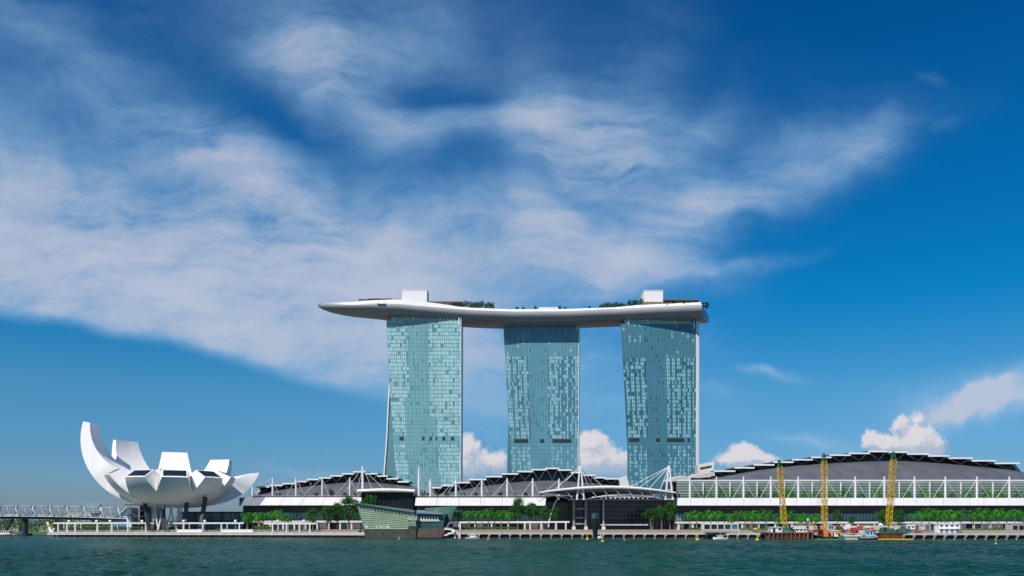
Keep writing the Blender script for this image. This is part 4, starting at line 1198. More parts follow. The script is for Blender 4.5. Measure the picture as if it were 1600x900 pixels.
for j in range(0, 12): m.bar(fac(0, j/11)+nf*.16, fac(1, j/11)+nf*.16, .13 if j % 11 else .3, .2)
m.build('glazing_bar', mat('bright_green_bar', (.50, .62, .44), .4), cp)
for i in range(15):
    a, c = .035+i*.062, .035+i*.062+.036
    top, bot = .13-.0*i, .235
    if i < 4: bot = .21
    m = MB(); m.prism([fac(a, bot)+nf*.22, fac(c, bot)+nf*.22, fac(c, top)+nf*.22, fac(a, top)+nf*.22], -nf*.1); m.build('window', M_darkglass, cp)
for a, c in ((.02, .085), (.235, .27), (.30, .36), (.375, .41), (.43, .50)):
    m = MB(); m.prism([fac(a, .985)+nf*.28, fac(c, .985)+nf*.28, fac(c, .86)+nf*.28, fac(a, .84)+nf*.28], -nf*.1); m.build('shop_window', mat('pale_window_panel', (.62, .68, .60), .5), cp)  # plain pale green panels
m = MB()
m.hexa([TL+Vector((-2.2, -1, -.2)), TR+Vector((.5, -1, -.2)), TR+Vector((8, 27, -3.2)), TL+Vector((4, 27, -3.2)), TL+Vector((-2.6, -1.2, .45)), TR+Vector((.5, -1.2, 1.3)), TR+Vector((8, 27, -2)), TL+Vector((4, 27, -1.2))])
m.build('roof', M_lead, cp)
# entrance facet, dark wing, its white windows and tilted prow
q = [P(646, 800.5, YC-2), P(652, 803, YC-1), P(652, 826, YC+.3), P(650.6, 826, YC)]
m = MB(); m.hexa([P(637, 813, YC-1.6), P(651.5, 813, YC-1.2), P(651.5, 813, YC+3), P(637, 813, YC+3), P(638, 803, YC-1.6), P(651.5, 803, YC-1.2), P(651.5, 803, YC+3), P(638, 803, YC+3)]); m.build('porch', M_lv, cp)
m = MB(); m.hexa([P(638, 826, YC-.5), P(651, 826, YC-.5), P(651, 826, YC+2), P(638, 826, YC+2), P(638, 814.5, YC-.6), P(650, 814.5, YC-.6), P(650, 814.5, YC+2), P(638, 814.5, YC+2)]); m.build('doorway', M_dark, cp)
m = MB()
m.hexa([P(651, 826, YC+2), P(692, 826, YC+2), P(696, 826, YC+26), P(651, 826, YC+26), P(648, 801, YC+2), P(696, 803.2, YC+2), P(703, 803.2, YC+26), P(648, 801, YC+26)]); m.build('dark_wing', M_lvd, cp)
m = MB()
m.hexa([P(646, 802, YC-.5), P(690, 804, YC-.5), P(702, 803, YC+26), P(650, 801, YC+26), P(646, 799.2, YC-.5), P(689, 803.2, YC-.5), P(702, 800, YC+26), P(652, 797, YC+26)]); m.build('wing_roof', M_lead, cp)
for k in range(9):
    a = 648+k*4.35
    m = MB(); m.prism([P(a, 813.4, YC+1.6), P(a+2.5, 813.4, YC+1.6), P(a+2.1, 806.6+k*.06, YC+1.6), P(a-.6, 806.6+k*.06, YC+1.6)], (0, .3, 0)); m.build('white_blind', M_white, cp)
m = MB(); m.box(PX(645, YC+1), PX(687, YC+1), YC+1.4, YC+1.95, PZ(814.6, YC+1.6), PZ(813.6, YC+1.6)); m.build('blind_sill', M_offwhite, cp)
PA, PB, PC, PD = P(664, 794, YC+14), P(713.8, 790.4, YC+14), P(695.5, 826, YC+8), P(668, 826, YC+8)
m = MB(); bk = Vector((0, 16, 0)); m.hexa([PD, PC, PC+bk, PD+bk, PA, PB, PB+bk, PA+bk]); m.build('tilted_prow', M_lvd, cp)
m = MB()
for i in range(15): s = i/14; m.bar(PA.lerp(PB, s)+Vector((0, -.1, 0)), PD.lerp(PC, s)+Vector((0, -.1, 0)), .13)
for j in range(10): s = j/9; m.bar(PA.lerp(PD, s)+Vector((0, -.14, 0)), PB.lerp(PC, s)+Vector((0, -.14, 0)), .12)
m.build('prow_bar', mat('teal_bar', (.08, .20, .18), .4), cp)
m = MB(); m.hexa([P(570, 842.5, YC+.6), P(650, 842.5, YC+.6), P(650, 842.5, YC+26), P(570, 842.5, YC+26), P(569, 826, YC-.3), P(650.5, 826, YC-.3), P(651, 826, YC+26), P(572, 826, YC+26)])
m.build('stone_base', mat('dark_green_stone', (.07, .085, .065), .6, var=.35, scale=.35), cp)
m = MB(); m.hexa([P(650.2, 840, YC+1.2), P(691, 840, YC+1.8), P(696, 840, YC+26), P(650.5, 840, YC+26), P(650.6, 826, YC+.6), P(696, 826, YC+1), P(698, 826, YC+26), P(651, 826, YC+26)])
m.build('timber_base', mat('brown_base', (.13, .09, .075), .7, var=.3, scale=.3), cp)

# white gangway right of it
gw = thing('gangway', 'white zigzag gangway bridging the pavilion and the promenade', 'gangway', P(703, 832, 486))
m = MB(); m.bar(P(694.5, 826.5, 485), P(705, 827.2, 485), 2.2, .8); m.bar(P(704.5, 827.2, 485), P(715, 832.5, 485), 2.2, .8); m.bar(P(712, 829.5, 484), P(694.5, 837, 484), 2.2, .8); m.build('ramp', M_white, gw)
for px in (711, 718.5): m = MB(); m.tube([P(px, 843, 485), P(px, 832, 485)], .5, 8); m.build('pile', M_white, gw)
m = MB(); m.bar(P(694.5, 824.6, 484.6), P(705, 825.2, 484.6), .14); m.bar(P(704.5, 825.2, 484.6), P(715, 830.5, 484.6), .14)
for s in (0, .33, .66, 1): p = P(694.5, 826.5, 484.6).lerp(P(705, 827.2, 484.6), s); m.bar(p, p+Vector((0, 0, .75)), .1)
m.build('handrail', M_white, gw)

# dark pylon standing in the water
sc = thing('pylon_sculpture', 'tall dark tapered pylon with glassy top standing in the water before the plaza', 'sculpture', P(930, 843, 462))
def pyl(y, w_, d, Y=462): return [P(930-w_/2, y, Y), P(930, y, Y-d), P(930+w_/2, y, Y), P(930, y, Y+d)]
m = MB(); rr = [pyl(844, 5.2, .9), pyl(832, 7.6, 1.4), pyl(818, 10.6, 1.9), pyl(810, 12, 2.0)]
m.grid(rr, 0, wrap=True); m.quad(*rr[0]); m.quad(*rr[-1]); m.build('shaft', mat('black_green_bronze', (.012, .022, .024), .3), sc)
m = MB(); rr = [pyl(809.9, 12, 2.0), pyl(804.5, 10.4, 1.7), pyl(801.5, 6.0, 1.0)]; m.grid(rr, 0, wrap=True); m.quad(*rr[0]); m.quad(*rr[-1]); m.build('glass_head', mat('smoky_glass', (.05, .075, .09), .25), sc)
m = MB(); m.hexa([P(919, 844, 460), P(941, 844, 460), P(941, 844, 468), P(919, 844, 468), P(920, 840.4, 460), P(939, 840.4, 460), P(939, 840.4, 468), P(920, 840.4, 468)]); m.build('pontoon', M_dark, sc)
m = MB(); m.bar(P(936, 840.5, 460), P(939, 836, 460), .5); m.bar(P(939.5, 840.5, 460), P(934, 838, 460), .5); m.bar(P(934, 840.5, 459.5), P(941, 839.5, 459.5), .6); m.build('ladder', M_white, sc)

# ---------------------------------------------------------------- pergolas and lamps on the promenade
def pergola(x0, x1, yb, posts, label, dY=9, rear=True):
    Y0 = YE((x0+x1)/2)+dY
    root = thing('pergola', label, 'pergola', P((x0+x1)/2, 826, Y0), 'white pergolas along the promenade')
    def pt(px, y, d=0): return P(px, y, YE(px)+dY+d)
    m = MB(); m.bar(pt(x0, yb), pt(x1, yb), .5, .75); m.bar(pt(x0, yb-.4, 4), pt(x1, yb-.4, 4), .5, .75)
    m.build('beam', M_white, root)
    m = MB(); k = x0+1.0
    while k < x1: m.bar(pt(k, yb-.9, -.6), pt(k, yb-.9, 4.6), .16, .22); k += 2.2
    m.build('rafter', M_white, root)
    for px in posts:
        a = pt(px, yb+1); m = MB(); m.box(a.x-.42, a.x+.42, a.y-.4, a.y+.4, 3.3, a.z); m.build('post', M_offwhite, root)
    if rear:
        for px in posts[::2]:
            a = pt(px+9, yb+1, 4); m = MB(); m.box(a.x-.32, a.x+.32, a.y-.3, a.y+.3, GZ-1, a.z-.1); m.build('rear_post', M_offwhite, root)
    return root
pergola(84, 241, 817.6, [91, 105, 117.5, 152.5, 175, 200, 228], 'longest white pergola, left of and under the lotus museum')
pergola(270, 381, 817.6, [287, 317, 346, 374], 'white pergola in front of the museum legs')
pergola(412, 494, 818.2, [426, 448, 468, 484], 'white pergola in front of the small palms right of the museum')
pergola(704, 728, 816.0, [708, 719], 'shortest white pergola, right of the crystal pavilion', 14, False)
pergola(806, 890, 815.8, [820, 828, 846, 869, 884], 'white pergola left of the glass plaza hall', 16, False)
lamp = None
GL = [(108, 'at the left end of the long pergola'), (151, 'standing left of the middle of the long pergola'), (172, 'paired close beside another on the long pergola'), (222, 'by the pale stair core of the museum'), (287, 'at the left end of the pergola under the museum'), (320, 'over the second bay of the pergola under the museum'), (368, 'at the right end of the pergola under the museum'), (434, 'on the left of the pergola right of the museum'), (475, 'on the right of the pergola right of the museum')]
for i, (px, wh) in enumerate(GL):
    Y = YE(px)+10.5; base = P(px, 0, Y); base.z = 3.3
    if lamp is None:
        lamp = thing('globe_lamp', '', 'lamp', (0, 0, 0)); m = MB(); m.tube([(0, 0, 0), (0, 0, 6.6)], .13, 6); m.build('pole', M_steel, lamp)
        m = MB(); m.ball((0, 0, 7.2), .95, 12, 8); m.build('globe', M_white, lamp, smooth=True); o = lamp
    else: o = copy_tree(lamp)
    o.location = base; o['label'] = 'white globe lamp '+wh; o['group'] = 'globe lamps along the pergolas'
# white planter walls before the museum
for (x0, x1, lab) in ((276, 316, 'left one of two white planter walls under the museum'), (347, 395, 'right one of two white planter walls under the museum')):
    r_ = thing('planter_wall', lab, 'planter', P((x0+x1)/2, 829, YE(x0)+8), 'white planter walls')
    m = MB(); A, B = P(x0, 0, YE(x0)+8), P(x1, 0, YE(x1)+8)
    m.hexa([A+Vector((0, 0, 3.3-A.z)), B+Vector((0, 0, 3.3-B.z)), B+Vector((0, 1.2, 3.3-B.z)), A+Vector((0, 1.2, 3.3-A.z)), A+Vector((0, 0, 5.0-A.z)), B+Vector((0, 0, 5.0-B.z)), B+Vector((0, 1.2, 5.0-B.z)), A+Vector((0, 1.2, 5.0-A.z))])
    m.build('wall', M_white, r_)
    m = MB(); m.hexa([A+Vector((-.1, -.15, 5.0-A.z)), B+Vector((.1, -.15, 5.0-B.z)), B+Vector((.1, 1.35, 5.0-B.z)), A+Vector((-.1, 1.35, 5.0-A.z)), A+Vector((-.1, -.15, 5.15-A.z)), B+Vector((.1, -.15, 5.15-B.z)), B+Vector((.1, 1.35, 5.15-B.z)), A+Vector((-.1, 1.35, 5.15-A.z))]); m.build('coping', M_offwhite, r_)
# slanted marker at the left tip of the promenade
mk = thing('slanted_marker', 'slanted white slab with an orange band at the left tip of the promenade', 'marker', P(79, 832, 561))
m = MB(); m.hexa([P(77, 831.5, 563), P(82, 831.5, 563), P(82, 831.5, 565), P(77, 831.5, 565), P(71.8, 816, 563), P(75.2, 815, 563), P(75.2, 815, 565), P(71.8, 816, 565)]); sl_ = m.build('slab', M_white, mk)
m = MB(); m.hexa([P(74.0, 823.5, 562.8), P(78.0, 822, 562.8), P(78.0, 822, 565.2), P(74.0, 823.5, 565.2), P(73.0, 820.0, 562.8), P(76.8, 818.6, 562.8), P(76.8, 818.6, 565.2), P(73.0, 820.0, 565.2)]); m.build('band', M_yellow, sl_)
m = MB(); m.bar(P(82, 831, 563), P(84.5, 825.5, 563), .8); m.build('brace', M_white, mk)

# ---------------------------------------------------------------- helix footbridge and what stands behind it
hb = thing('footbridge', 'white tubular helix footbridge crossing the water left of the museum', 'bridge', P(60, 830, 640), None)
def axis(s): px = lerp(-140, 205, s); Y = lerp(668, 634, s); p = P(px, 0, Y); p.z = 14.5+3.2*math.sin(math.pi*(.2+.7*s)); return p
m1, m2 = MB(), MB(); N = 420; turns = 13.0
for ph in range(2):
    pts = []
    for i in range(N+1):
        s = i/N; a = 2*math.pi*turns*s+math.pi*ph; p = axis(s); pts.append(p+Vector((0, 5.2*math.cos(a), 5.0*math.sin(a)+1)))
    m1.tube(pts, .40 if ph == 0 else .16, 5)
for ph in range(3):
    pts = []
    for i in range(N+1):
        s = i/N; a = -2*math.pi*turns*s+math.pi*ph*2/3+.6; p = axis(s); pts.append(p+Vector((0, 4.7*math.cos(a), 4.7*math.sin(a)+1)))
    m2.tube(pts, .13, 5)
m1.build('outer_helix', mat('grey_white_steel', (.55, .57, .60), .4), hb); m2.build('inner_helix', mat('blue_grey_steel', (.36, .42, .48), .4), hb)
m = MB(); rows = []
for i in range(61): p = axis(i/60); rows.append([p+Vector((0, -3.2, -2.6)), p+Vector((0, 3.2, -2.6)), p+Vector((0, 2.4, -4.6)), p+Vector((0, -2.4, -4.6))])
m.grid(rows, 0, wrap=True); m.quad(*rows[0]); m.quad(*rows[-1]); m.build('deck', M_dark, hb)
m = MB()
for i in range(0, 120):
    p, q = axis(i/120), axis((i+1)/120)
    m.bar(p+Vector((0, -3.3, -1.4)), q+Vector((0, -3.3, -1.4)), .16); m.bar(p+Vector((0, -3.3, -2.5)), p+Vector((0, -3.3, -1.4)), .1)
    m.bar(p+Vector((0, -3.4, -2.5)), q+Vector((0, -3.4, -2.5)), .5, .35)
m.build('railing', M_steel, hb)
for i in range(9):
    s = .30+.075*i; p = axis(s); m = MB(); rows = []
    for k in range(7): a = R(62+56*k/6); rows.append([p+Vector((-4.2, 4.9*math.cos(a), 4.9*math.sin(a)+1)), p+Vector((4.2, 4.9*math.cos(a), 4.9*math.sin(a)+1)), p+Vector((4.2, 4.7*math.cos(a), 4.7*math.sin(a)+1)), p+Vector((-4.2, 4.7*math.cos(a), 4.7*math.sin(a)+1))])
    m.grid(rows, 0, wrap=True); m.quad(*rows[0]); m.quad(*rows[-1]); m.build('canopy_panel', mat('pale_blue_grey', (.36, .40, .44), .4), hb)
for px in (9, 39):
    b_ = P(px, 0, 652); m = MB()
    if px == 39: m.tube([Vector((b_.x, 652, -1)), Vector((b_.x, 652, 13))], 2.0, 10)
    else:
        m.tube([Vector((b_.x-2, 652, -1)), Vector((b_.x-9, 652, 13))], .8, 8); m.tube([Vector((b_.x-2, 652, -1)), Vector((b_.x+5, 652, 13))], 1.0, 8)
    pr_ = m.build('pier', M_dark, hb)
    m = MB(); m.tube([Vector((b_.x, 652, -1)), Vector((b_.x, 652, 1.8))], 5.2, 14); m.build('pile_cap', M_dark, pr_)
def far_building(px, w_, yt, Y, M, label, M2=None, kind='box'):
    root = thing('distant_building', label, 'building', P(px, 826, Y)); z0 = 1.0 if Y > 760 else GZ-.2
    x0, x1 = PX(px-w_/2, Y), PX(px+w_/2, Y); zt = PZ(yt, Y)
    m = MB()
    if kind == 'box': m.box(x0, x1, Y, Y+22, z0, zt)
    else: m.prism([(x0, Y, z0), (x1, Y, z0), (x1, Y, lerp(z0, zt, 1)), (x0, Y, lerp(z0, zt, .35))], (0, 20, 0))
    m.build('wall', M, root)
    m = MB()
    n = max(2, int(w_/4))
    for k in range(n): a = lerp(x0, x1, (k+.2)/n); c = lerp(x0, x1, (k+.8)/n); m.box(a, c, Y-.12, Y-.03, lerp(z0, zt, .15 if kind != 'box' else .62), lerp(z0, zt, .33 if kind != 'box' else .86))
    m.build('window', M2 or M_darkglass, root)
    m = MB(); m.box(x0-.3, x1+.3, Y-.3, Y+22.3, zt, zt+.6) if kind == 'box' else m.bar((x0, Y-.2, lerp(z0, zt, .35)+.3), (x1, Y-.2, zt+.3), 1.2, .6)
    m.build('roof', M_offwhite, root)
far_building(186, 26, 793, 690, mat('blue_glazed_wall', (.03, .12, .30), .25, var=.3, scale=.2), 'sloping blue glass building behind the bridge beside the stair core', mat('pale_blue_glass', (.20, .36, .50), .2), 'wedge')
far_building(122, 40, 802, 1015, M_conc, 'long pale building far behind the middle of the bridge')
far_building(72, 24, 805, 1030, M_conc, 'small grey building far behind the left part of the bridge')
far_building(20, 18, 804, 1020, M_conc, 'pale low building at the far left behind the bridge pier')
chm = thing('chimney', 'thin red and white striped chimney rising behind the bridge', 'chimney', P(157.5, 826, 980))
m = MB(); c0 = P(157.5, 0, 980); zt = PZ(788.5, 980); n = 9
for k in range(n): m.tube([Vector((c0.x, 980, lerp(1, zt, k/n))), Vector((c0.x, 980, lerp(1, zt, (k+1)/n)))], 1.5-.05*k, 10, k % 2)
m.build('stack', [mat('dark_maroon', (.10, .03, .03), .7), M_white], chm)

# ---------------------------------------------------------------- construction site at the right quay
def crane(px0, py0, px1, py1, Y, label, bodyM, cabside=1):
    root = thing('lattice_crane', label, 'crane', P(px0, 832, Y), 'yellow lattice cranes on the quay')
    A, B = P(px0, py0, Y), P(px1, py1, Y-6)
    d = (B-A).normalized(); s = Vector((1, 0, 0)); s = (s-d*s.dot(d)).normalized(); t_ = d.cross(s)
    L = (B-A).length; n = 26
    def cor(f, i):
        w_ = 1.12*min(1, .35+f*6, .42+(1-f)*5)
        return A+d*(L*f)+s*w_*(-1, 1, 1, -1)[i]+t_*w_*(-1, -1, 1, 1)[i]
    m = MB(); fs = [k/n for k in range(n+1)]; f_end = .93
    g_ = MB()
    for k in range(n):
        T = m if fs[k+1] <= f_end else g_
        for i in range(4):
            T.bar(cor(fs[k], i), cor(fs[k+1], i), .28)
            T.bar(cor(fs[k], i), cor(fs[k+1], (i+1) % 4), .16) if k % 2 else T.bar(cor(fs[k], (i+1) % 4), cor(fs[k+1], i), .16)
            if k % 2 == 0: T.bar(cor(fs[k], i), cor(fs[k], (i+1) % 4), .2)
    bo = m.build('boom', M_yellow, root)
    hd = g_; hd.bar(B-t_*.4, B+t_*.8+Vector((0, 0, .6)), 1.0, .8); hd.build('boom_head', M_green, bo)
    m = MB()
    for q in (-.5, .5): m.tube([B+s*q, A+Vector((q+cabside*2.5, 5, 3.2))], .07, 4)
    m.tube([B+Vector((0, -1.2, 0)), Vector((B.x, B.y-1.2, A.z+10))], .06, 4)
    m.build('cable', M_dark, bo)
    z0 = A.z-4.3
    for q in (-2.0, 2.0):
        m = MB(); m.hexa([(A.x+q-.5, Y-3.2, z0), (A.x+q+.5, Y-3.2, z0), (A.x+q+.5, Y+3.2, z0), (A.x+q-.5, Y+3.2, z0), (A.x+q-.5, Y-3.8, z0+1.2), (A.x+q+.5, Y-3.8, z0+1.2), (A.x+q+.5, Y+3.8, z0+1.2), (A.x+q-.5, Y+3.8, z0+1.2)]); m.build('crawler_track', M_rubber, root)
    m = MB(); m.box(A.x-2.1, A.x+2.1, Y-2.4, Y+4.6, z0+1.5, z0+4.0); m.hexa([(A.x-2.3, Y+4.6, z0+1.3), (A.x+2.3, Y+4.6, z0+1.3), (A.x+2.3, Y+6, z0+1.3), (A.x-2.3, Y+6, z0+1.3), (A.x-2.3, Y+4.6, z0+4.2), (A.x+2.3, Y+4.6, z0+4.2), (A.x+2.0, Y+6, z0+3.6), (A.x-2.0, Y+6, z0+3.6)]); m.tube([(A.x, Y, z0+.8), (A.x, Y, z0+1.6)], 1.4, 10); m.build('machine_house', bodyM, root)
    m = MB(); xc = A.x+cabside*2.9; m.hexa([(xc-.8, Y-3.2, z0+1.5), (xc+.8, Y-3.2, z0+1.5), (xc+.8, Y-.8, z0+1.5), (xc-.8, Y-.8, z0+1.5), (xc-.8, Y-2.7, z0+4.6), (xc+.8, Y-2.7, z0+4.6), (xc+.8, Y-.8, z0+4.6), (xc-.8, Y-.8, z0+4.6)]); cb = m.build('cab', bodyM, root)
    m = MB(); m.hexa([(xc-.65, Y-3.16, z0+2.5), (xc+.65, Y-3.16, z0+2.5), (xc+.65, Y-3.08, z0+2.5), (xc-.65, Y-3.08, z0+2.5), (xc-.65, Y-2.86, z0+4.3), (xc+.65, Y-2.86, z0+4.3), (xc+.65, Y-2.78, z0+4.3), (xc-.65, Y-2.78, z0+4.3)]); m.build('windscreen', M_darkglass, cb)
    return root
crane(1225.5, 824.5, 1217.6, 721, 452, 'yellow lattice crane on the left, leaning left, beside the white hut', M_green, 1)
crane(1288.5, 828, 1287.6, 711, 434, 'upright yellow lattice crane in the middle over the green barge', M_orange, -1)
crane(1388, 824.5, 1396.5, 708.5, 432, 'yellow lattice crane on the right, leaning right, on the brown barge', M_green, -1)
# rusty sheet pile cofferdam under the left crane
cf = thing('sheet_pile_jetty', 'rust brown sheet pile jetty under the left crane', 'jetty', P(1235, 838, 448))
m = MB(); x0, x1 = PX(1195, 446), PX(1276, 438); n = 46
for k in range(n):
    a, c = lerp(x0, x1, k/n), lerp(x0, x1, (k+1)/n); yo = 442+(.0 if k % 2 else .8); m.box(a, c, yo, yo+3, -1, 3.0)
m.build('sheet_pile', M_rust, cf)
m = MB(); m.box(x0-.3, x1+.3, 441.4, 462, 3.0, 3.7); m.build('jetty_deck', M_rust, cf)
for k in range(11):
    xx = lerp(x0+1, x1-1, k/10); m = MB(); m.tube([(xx, 441, -1), (xx, 441, 3.9+(1.2 if k % 3 == 0 else 0))], .28, 7); m.build('fender_pile', mat('brown_timber', (.16, .085, .05), .85, var=.3, scale=1.2), cf)
pp = thing('mooring_pile', 'tall brown mooring pile with white cap right of the left crane', 'pile', P(1262.5, 838, 439))
m = MB(); m.tube([P(1262.5, 845, 439), P(1262.5, 813.5, 439)], .42, 9); m.build('shaft', M_trunk, pp)
m = MB(); m.tube([P(1262.5, 813.6, 439), P(1262.5, 810.5, 439)], .55, 9); m.build('cap', M_white, pp)
def barge(x0, x1, yt, yb, Y, dep, M, label, rim=None, name='barge'):
    root = thing(name, label, name, P((x0+x1)/2, yb, Y)); a, c = PX(x0, Y), PX(x1, Y); zt = PZ(yt, Y); r_ = .8
    m = MB(); m.hexa([(a+1.2, Y+.6, -.5), (c-1.2, Y+.6, -.5), (c-1.2, Y+dep-.6, -.5), (a+1.2, Y+dep-.6, -.5), (a, Y, zt), (c, Y, zt), (c, Y+dep, zt), (a, Y+dep, zt)]); m.build('hull', M, root)
    m = MB(); m.box(a-.05, c+.05, Y-.2, Y+.15, zt-.45, zt+.3); m.build('rub_rail', rim or M, root)
    m = MB()
    for k in range(6): xx = lerp(a+.8, c-.8, k/5); m.tube([(xx, Y+.7, zt), (xx, Y+.7, zt+.7)], .2, 6)
    m.build('bollard', M_dark, root)
    return root
barge(1273, 1317, 843, 845.5, 421, 10, mat('bright_green_hull', (.03, .30, .14), .5), 'flat bright green barge below the middle crane')
barge(1374, 1412, 832.5, 844, 424, 14, M_rust, 'brown rusty barge carrying the right crane', M_rust)
barge(1368, 1425, 842.6, 845, 421.5, 2.2, M_yellow, 'narrow yellow pontoon along the foot of the brown barge')
barge(1318, 1346, 836.8, 845, 421, 9, M_offwhite, 'beige concrete pontoon between green barge and tugboat')
# piles standing on the brown barge look like stacked steel; wall of bins on it
def hut(x0, x1, y0, y1, Y, label, wallM, roofM, doors=2, storeys=1, name='site_office', cat='site office', base=None, blue=None, dep=6):
    a, c = PX(x0, Y), PX(x1, Y); zb, zt = PZ(y1, Y) if base is None else base, PZ(y0, Y)
    root = thing(name, label, cat, ((a+c)/2, Y, zb))
    m = MB(); m.box(a, c, Y, Y+dep, zb, zt); m.build('wall', wallM, root)
    m = MB(); m.hexa([(a-.3, Y-.4, zt), (c+.3, Y-.4, zt), (c+.3, Y+dep+.4, zt+.15), (a-.3, Y+dep+.4, zt+.15), (a-.3, Y-.4, zt+.25), (c+.3, Y-.4, zt+.25), (c+.3, Y+dep+.4, zt+.5), (a-.3, Y+dep+.4, zt+.5)]); m.build('roof', roofM, root)
    hs = (zt-zb)/storeys
    for s in range(storeys):
        for k in range(doors):
            p = lerp(a, c, (k+.28)/doors); q = lerp(a, c, (k+.72)/doors); z0_, z1_ = zb+hs*(s+.42), zb+hs*(s+.80)
            if s == 0 and (k == 0 or storeys > 1) : z0_ = zb+.05
            m = MB(); m.box(p, q, Y-.09, Y-.01, z0_, z1_); m.build('door' if z0_ < zb+.1 else 'window', blue if (blue and s == 0) else M_darkglass, root)
    if storeys > 1:
        m = MB(); m.box(a, c, Y-1.0, Y-.1, zb+hs-.12, zb+hs+.1); m.bar((a, Y-.95, zb+hs+1.0), (c, Y-.95, zb+hs+1.0), .08); m.build('walkway', M_steel, root)
    return root
hut(1205, 1223, 824.5, 831.5, 444, 'white hut with pale green roof edge on the rusty jetty', M_white, mat('pale_green_roof', (.35, .60, .52), .5), 2, base=3.72)
hut(1237, 1261, 826.5, 832.5, 452, 'low white cabin on the jetty right of the left crane', M_white, M_offwhite, 4)
hut(1467, 1500, 819.3, 835, 441, 'two storey white site office with blue doors', M_white, M_steel, 4, 2, base=3.4, blue=M_blue)
hut(1458, 1466.6, 820.5, 829, 446, 'small dark blue cabin left of the two storey office', mat('deep_teal_paint', (.015, .07, .13), .5), M_dark, 1)
hut(1417, 1430, 822, 827, 447, 'white container on the right quay behind the green tarpaulin', M_white, M_white, 2)
hut(1300, 1309, 829.5, 838.5, 429, 'small white cabin with blue end on the green barge', M_white, M_steel, 2)
def kiosk(x0, x1, y0, y1, Y, n, label, M, fill):
    a, c = PX(x0, Y), PX(x1, Y); z0, z1 = PZ(y1, Y), PZ(y0, Y)
    root = thing('framed_kiosk', label, 'kiosk', ((a+c)/2, Y, z0))
    m = MB(); m.box(a, c, Y, Y+6, z1-.5, z1); m.box(a, c, Y, Y+6, z0-1.2, z0+.4)
    for k in range(n+1): xx = lerp(a, c-.5, k/n); m.box(xx, xx+.5, Y, Y+6, z0+.4, z1-.5)
    m.build('frame', M, root)
    for k in range(n): p, q = lerp(a, c-.5, k/n)+.5, lerp(a, c-.5, (k+1)/n); m = MB(); m.box(p, q, Y+.4, Y+.6, z0+.4, z1-.5); m.build('pane', fill[k % len(fill)], root)
    return root
kiosk(1099, 1154, 818, 828, 470, 5, 'white framed kiosk with five dark bays on the promenade', M_offwhite, [M_darkglass, M_darkglass, M_darkglass, M_dark, M_blue])
kiosk(1581, 1612, 819.5, 830, 440, 3, 'grey framed kiosk at the right edge of the quay', M_conc, [M_darkglass])
kiosk(1428, 1454, 819, 831, 448, 3, 'open grey scaffold frame left of the two storey office', M_conc, [M_shade, M_conc])
# low sand coloured barrier below the white kiosk
bl = thing('long_planter', 'long sand coloured planter below the white framed kiosk', 'planter', P(1127, 832, 462))
m = MB(); m.box(PX(1096, 460), PX(1156, 460), 460, 462.5, 3.3, 5.0); m.build('wall', mat('sand_stone', (.50, .44, .34), .8), bl)
m = MB(); m.box(PX(1099, 460), PX(1153, 460), 459.7, 459.95, 3.5, 4.1); m.build('bench', M_wood, bl)
m = MB(); m.box(PX(1096, 460)-.2, PX(1156, 460)+.2, 459.8, 462.7, 5.0, 5.15); m.build('coping', M_offwhite, bl)
# excavator
def excavator(px, y, Y, label, sd, M):
    c = P(px, y, Y); root = thing('excavator', label, 'excavator', c)
    for q in (-1.1, 1.1): m = MB(); m.hexa([(c.x-1.9, Y+q-.35, c.z), (c.x+1.9, Y+q-.35, c.z), (c.x+1.9, Y+q+.35, c.z), (c.x-1.9, Y+q+.35, c.z), (c.x-2.3, Y+q-.35, c.z+.9), (c.x+2.3, Y+q-.35, c.z+.9), (c.x+2.3, Y+q+.35, c.z+.9), (c.x-2.3, Y+q+.35, c.z+.9)]); m.build('crawler_track', M_rubber, root)
    m = MB(); m.hexa([(c.x-2.1, Y-1.3, c.z+1.1), (c.x+1.9, Y-1.3, c.z+1.1), (c.x+1.9, Y+1.3, c.z+1.1), (c.x-2.1, Y+1.3, c.z+1.1), (c.x-1.8, Y-1.2, c.z+2.4), (c.x+1.7, Y-1.2, c.z+2.3), (c.x+1.7, Y+1.2, c.z+2.3), (c.x-1.8, Y+1.2, c.z+2.4)]); m.build('body', M, root)
    m = MB(); m.hexa([(c.x+sd*.3-.7, Y-1.35, c.z+1.2), (c.x+sd*.3+.7, Y-1.35, c.z+1.2), (c.x+sd*.3+.7, Y-.2, c.z+1.2), (c.x+sd*.3-.7, Y-.2, c.z+1.2), (c.x+sd*.3-.6, Y-1.3, c.z+3.1), (c.x+sd*.3+.5, Y-1.3, c.z+3.1), (c.x+sd*.3+.5, Y-.2, c.z+3.1), (c.x+sd*.3-.6, Y-.2, c.z+3.1)]); m.build('cab', M_darkglass, root)
    m = MB(); e_ = (c.x+sd*3.4, Y+.3, c.z+4.2); f_ = (c.x+sd*5.6, Y+.3, c.z+2.8); m.bar((c.x+sd*1.4, Y+.3, c.z+1.8), e_, .55, .5); m.bar(e_, f_, .42, .4); ar = m.build('arm', M, root)
    m = MB(); m.hexa([(f_[0]-.5, Y-.3, f_[2]-1.2), (f_[0]+.5, Y-.3, f_[2]-1.2), (f_[0]+.5, Y+.9, f_[2]-1.2), (f_[0]-.5, Y+.9, f_[2]-1.2), (f_[0]-.3, Y-.3, f_[2]), (f_[0]+.3, Y-.3, f_[2]), (f_[0]+.3, Y+.9, f_[2]), (f_[0]-.3, Y+.9, f_[2])]); m.build('bucket', M_dark, ar)
excavator(1279, 830.6, 430, 'orange excavator with arm to the left, upper of two by the middle crane', -1, M_orange)
excavator(1294, 841.8, 424, 'orange excavator low on the green barge', 1, M_orange)
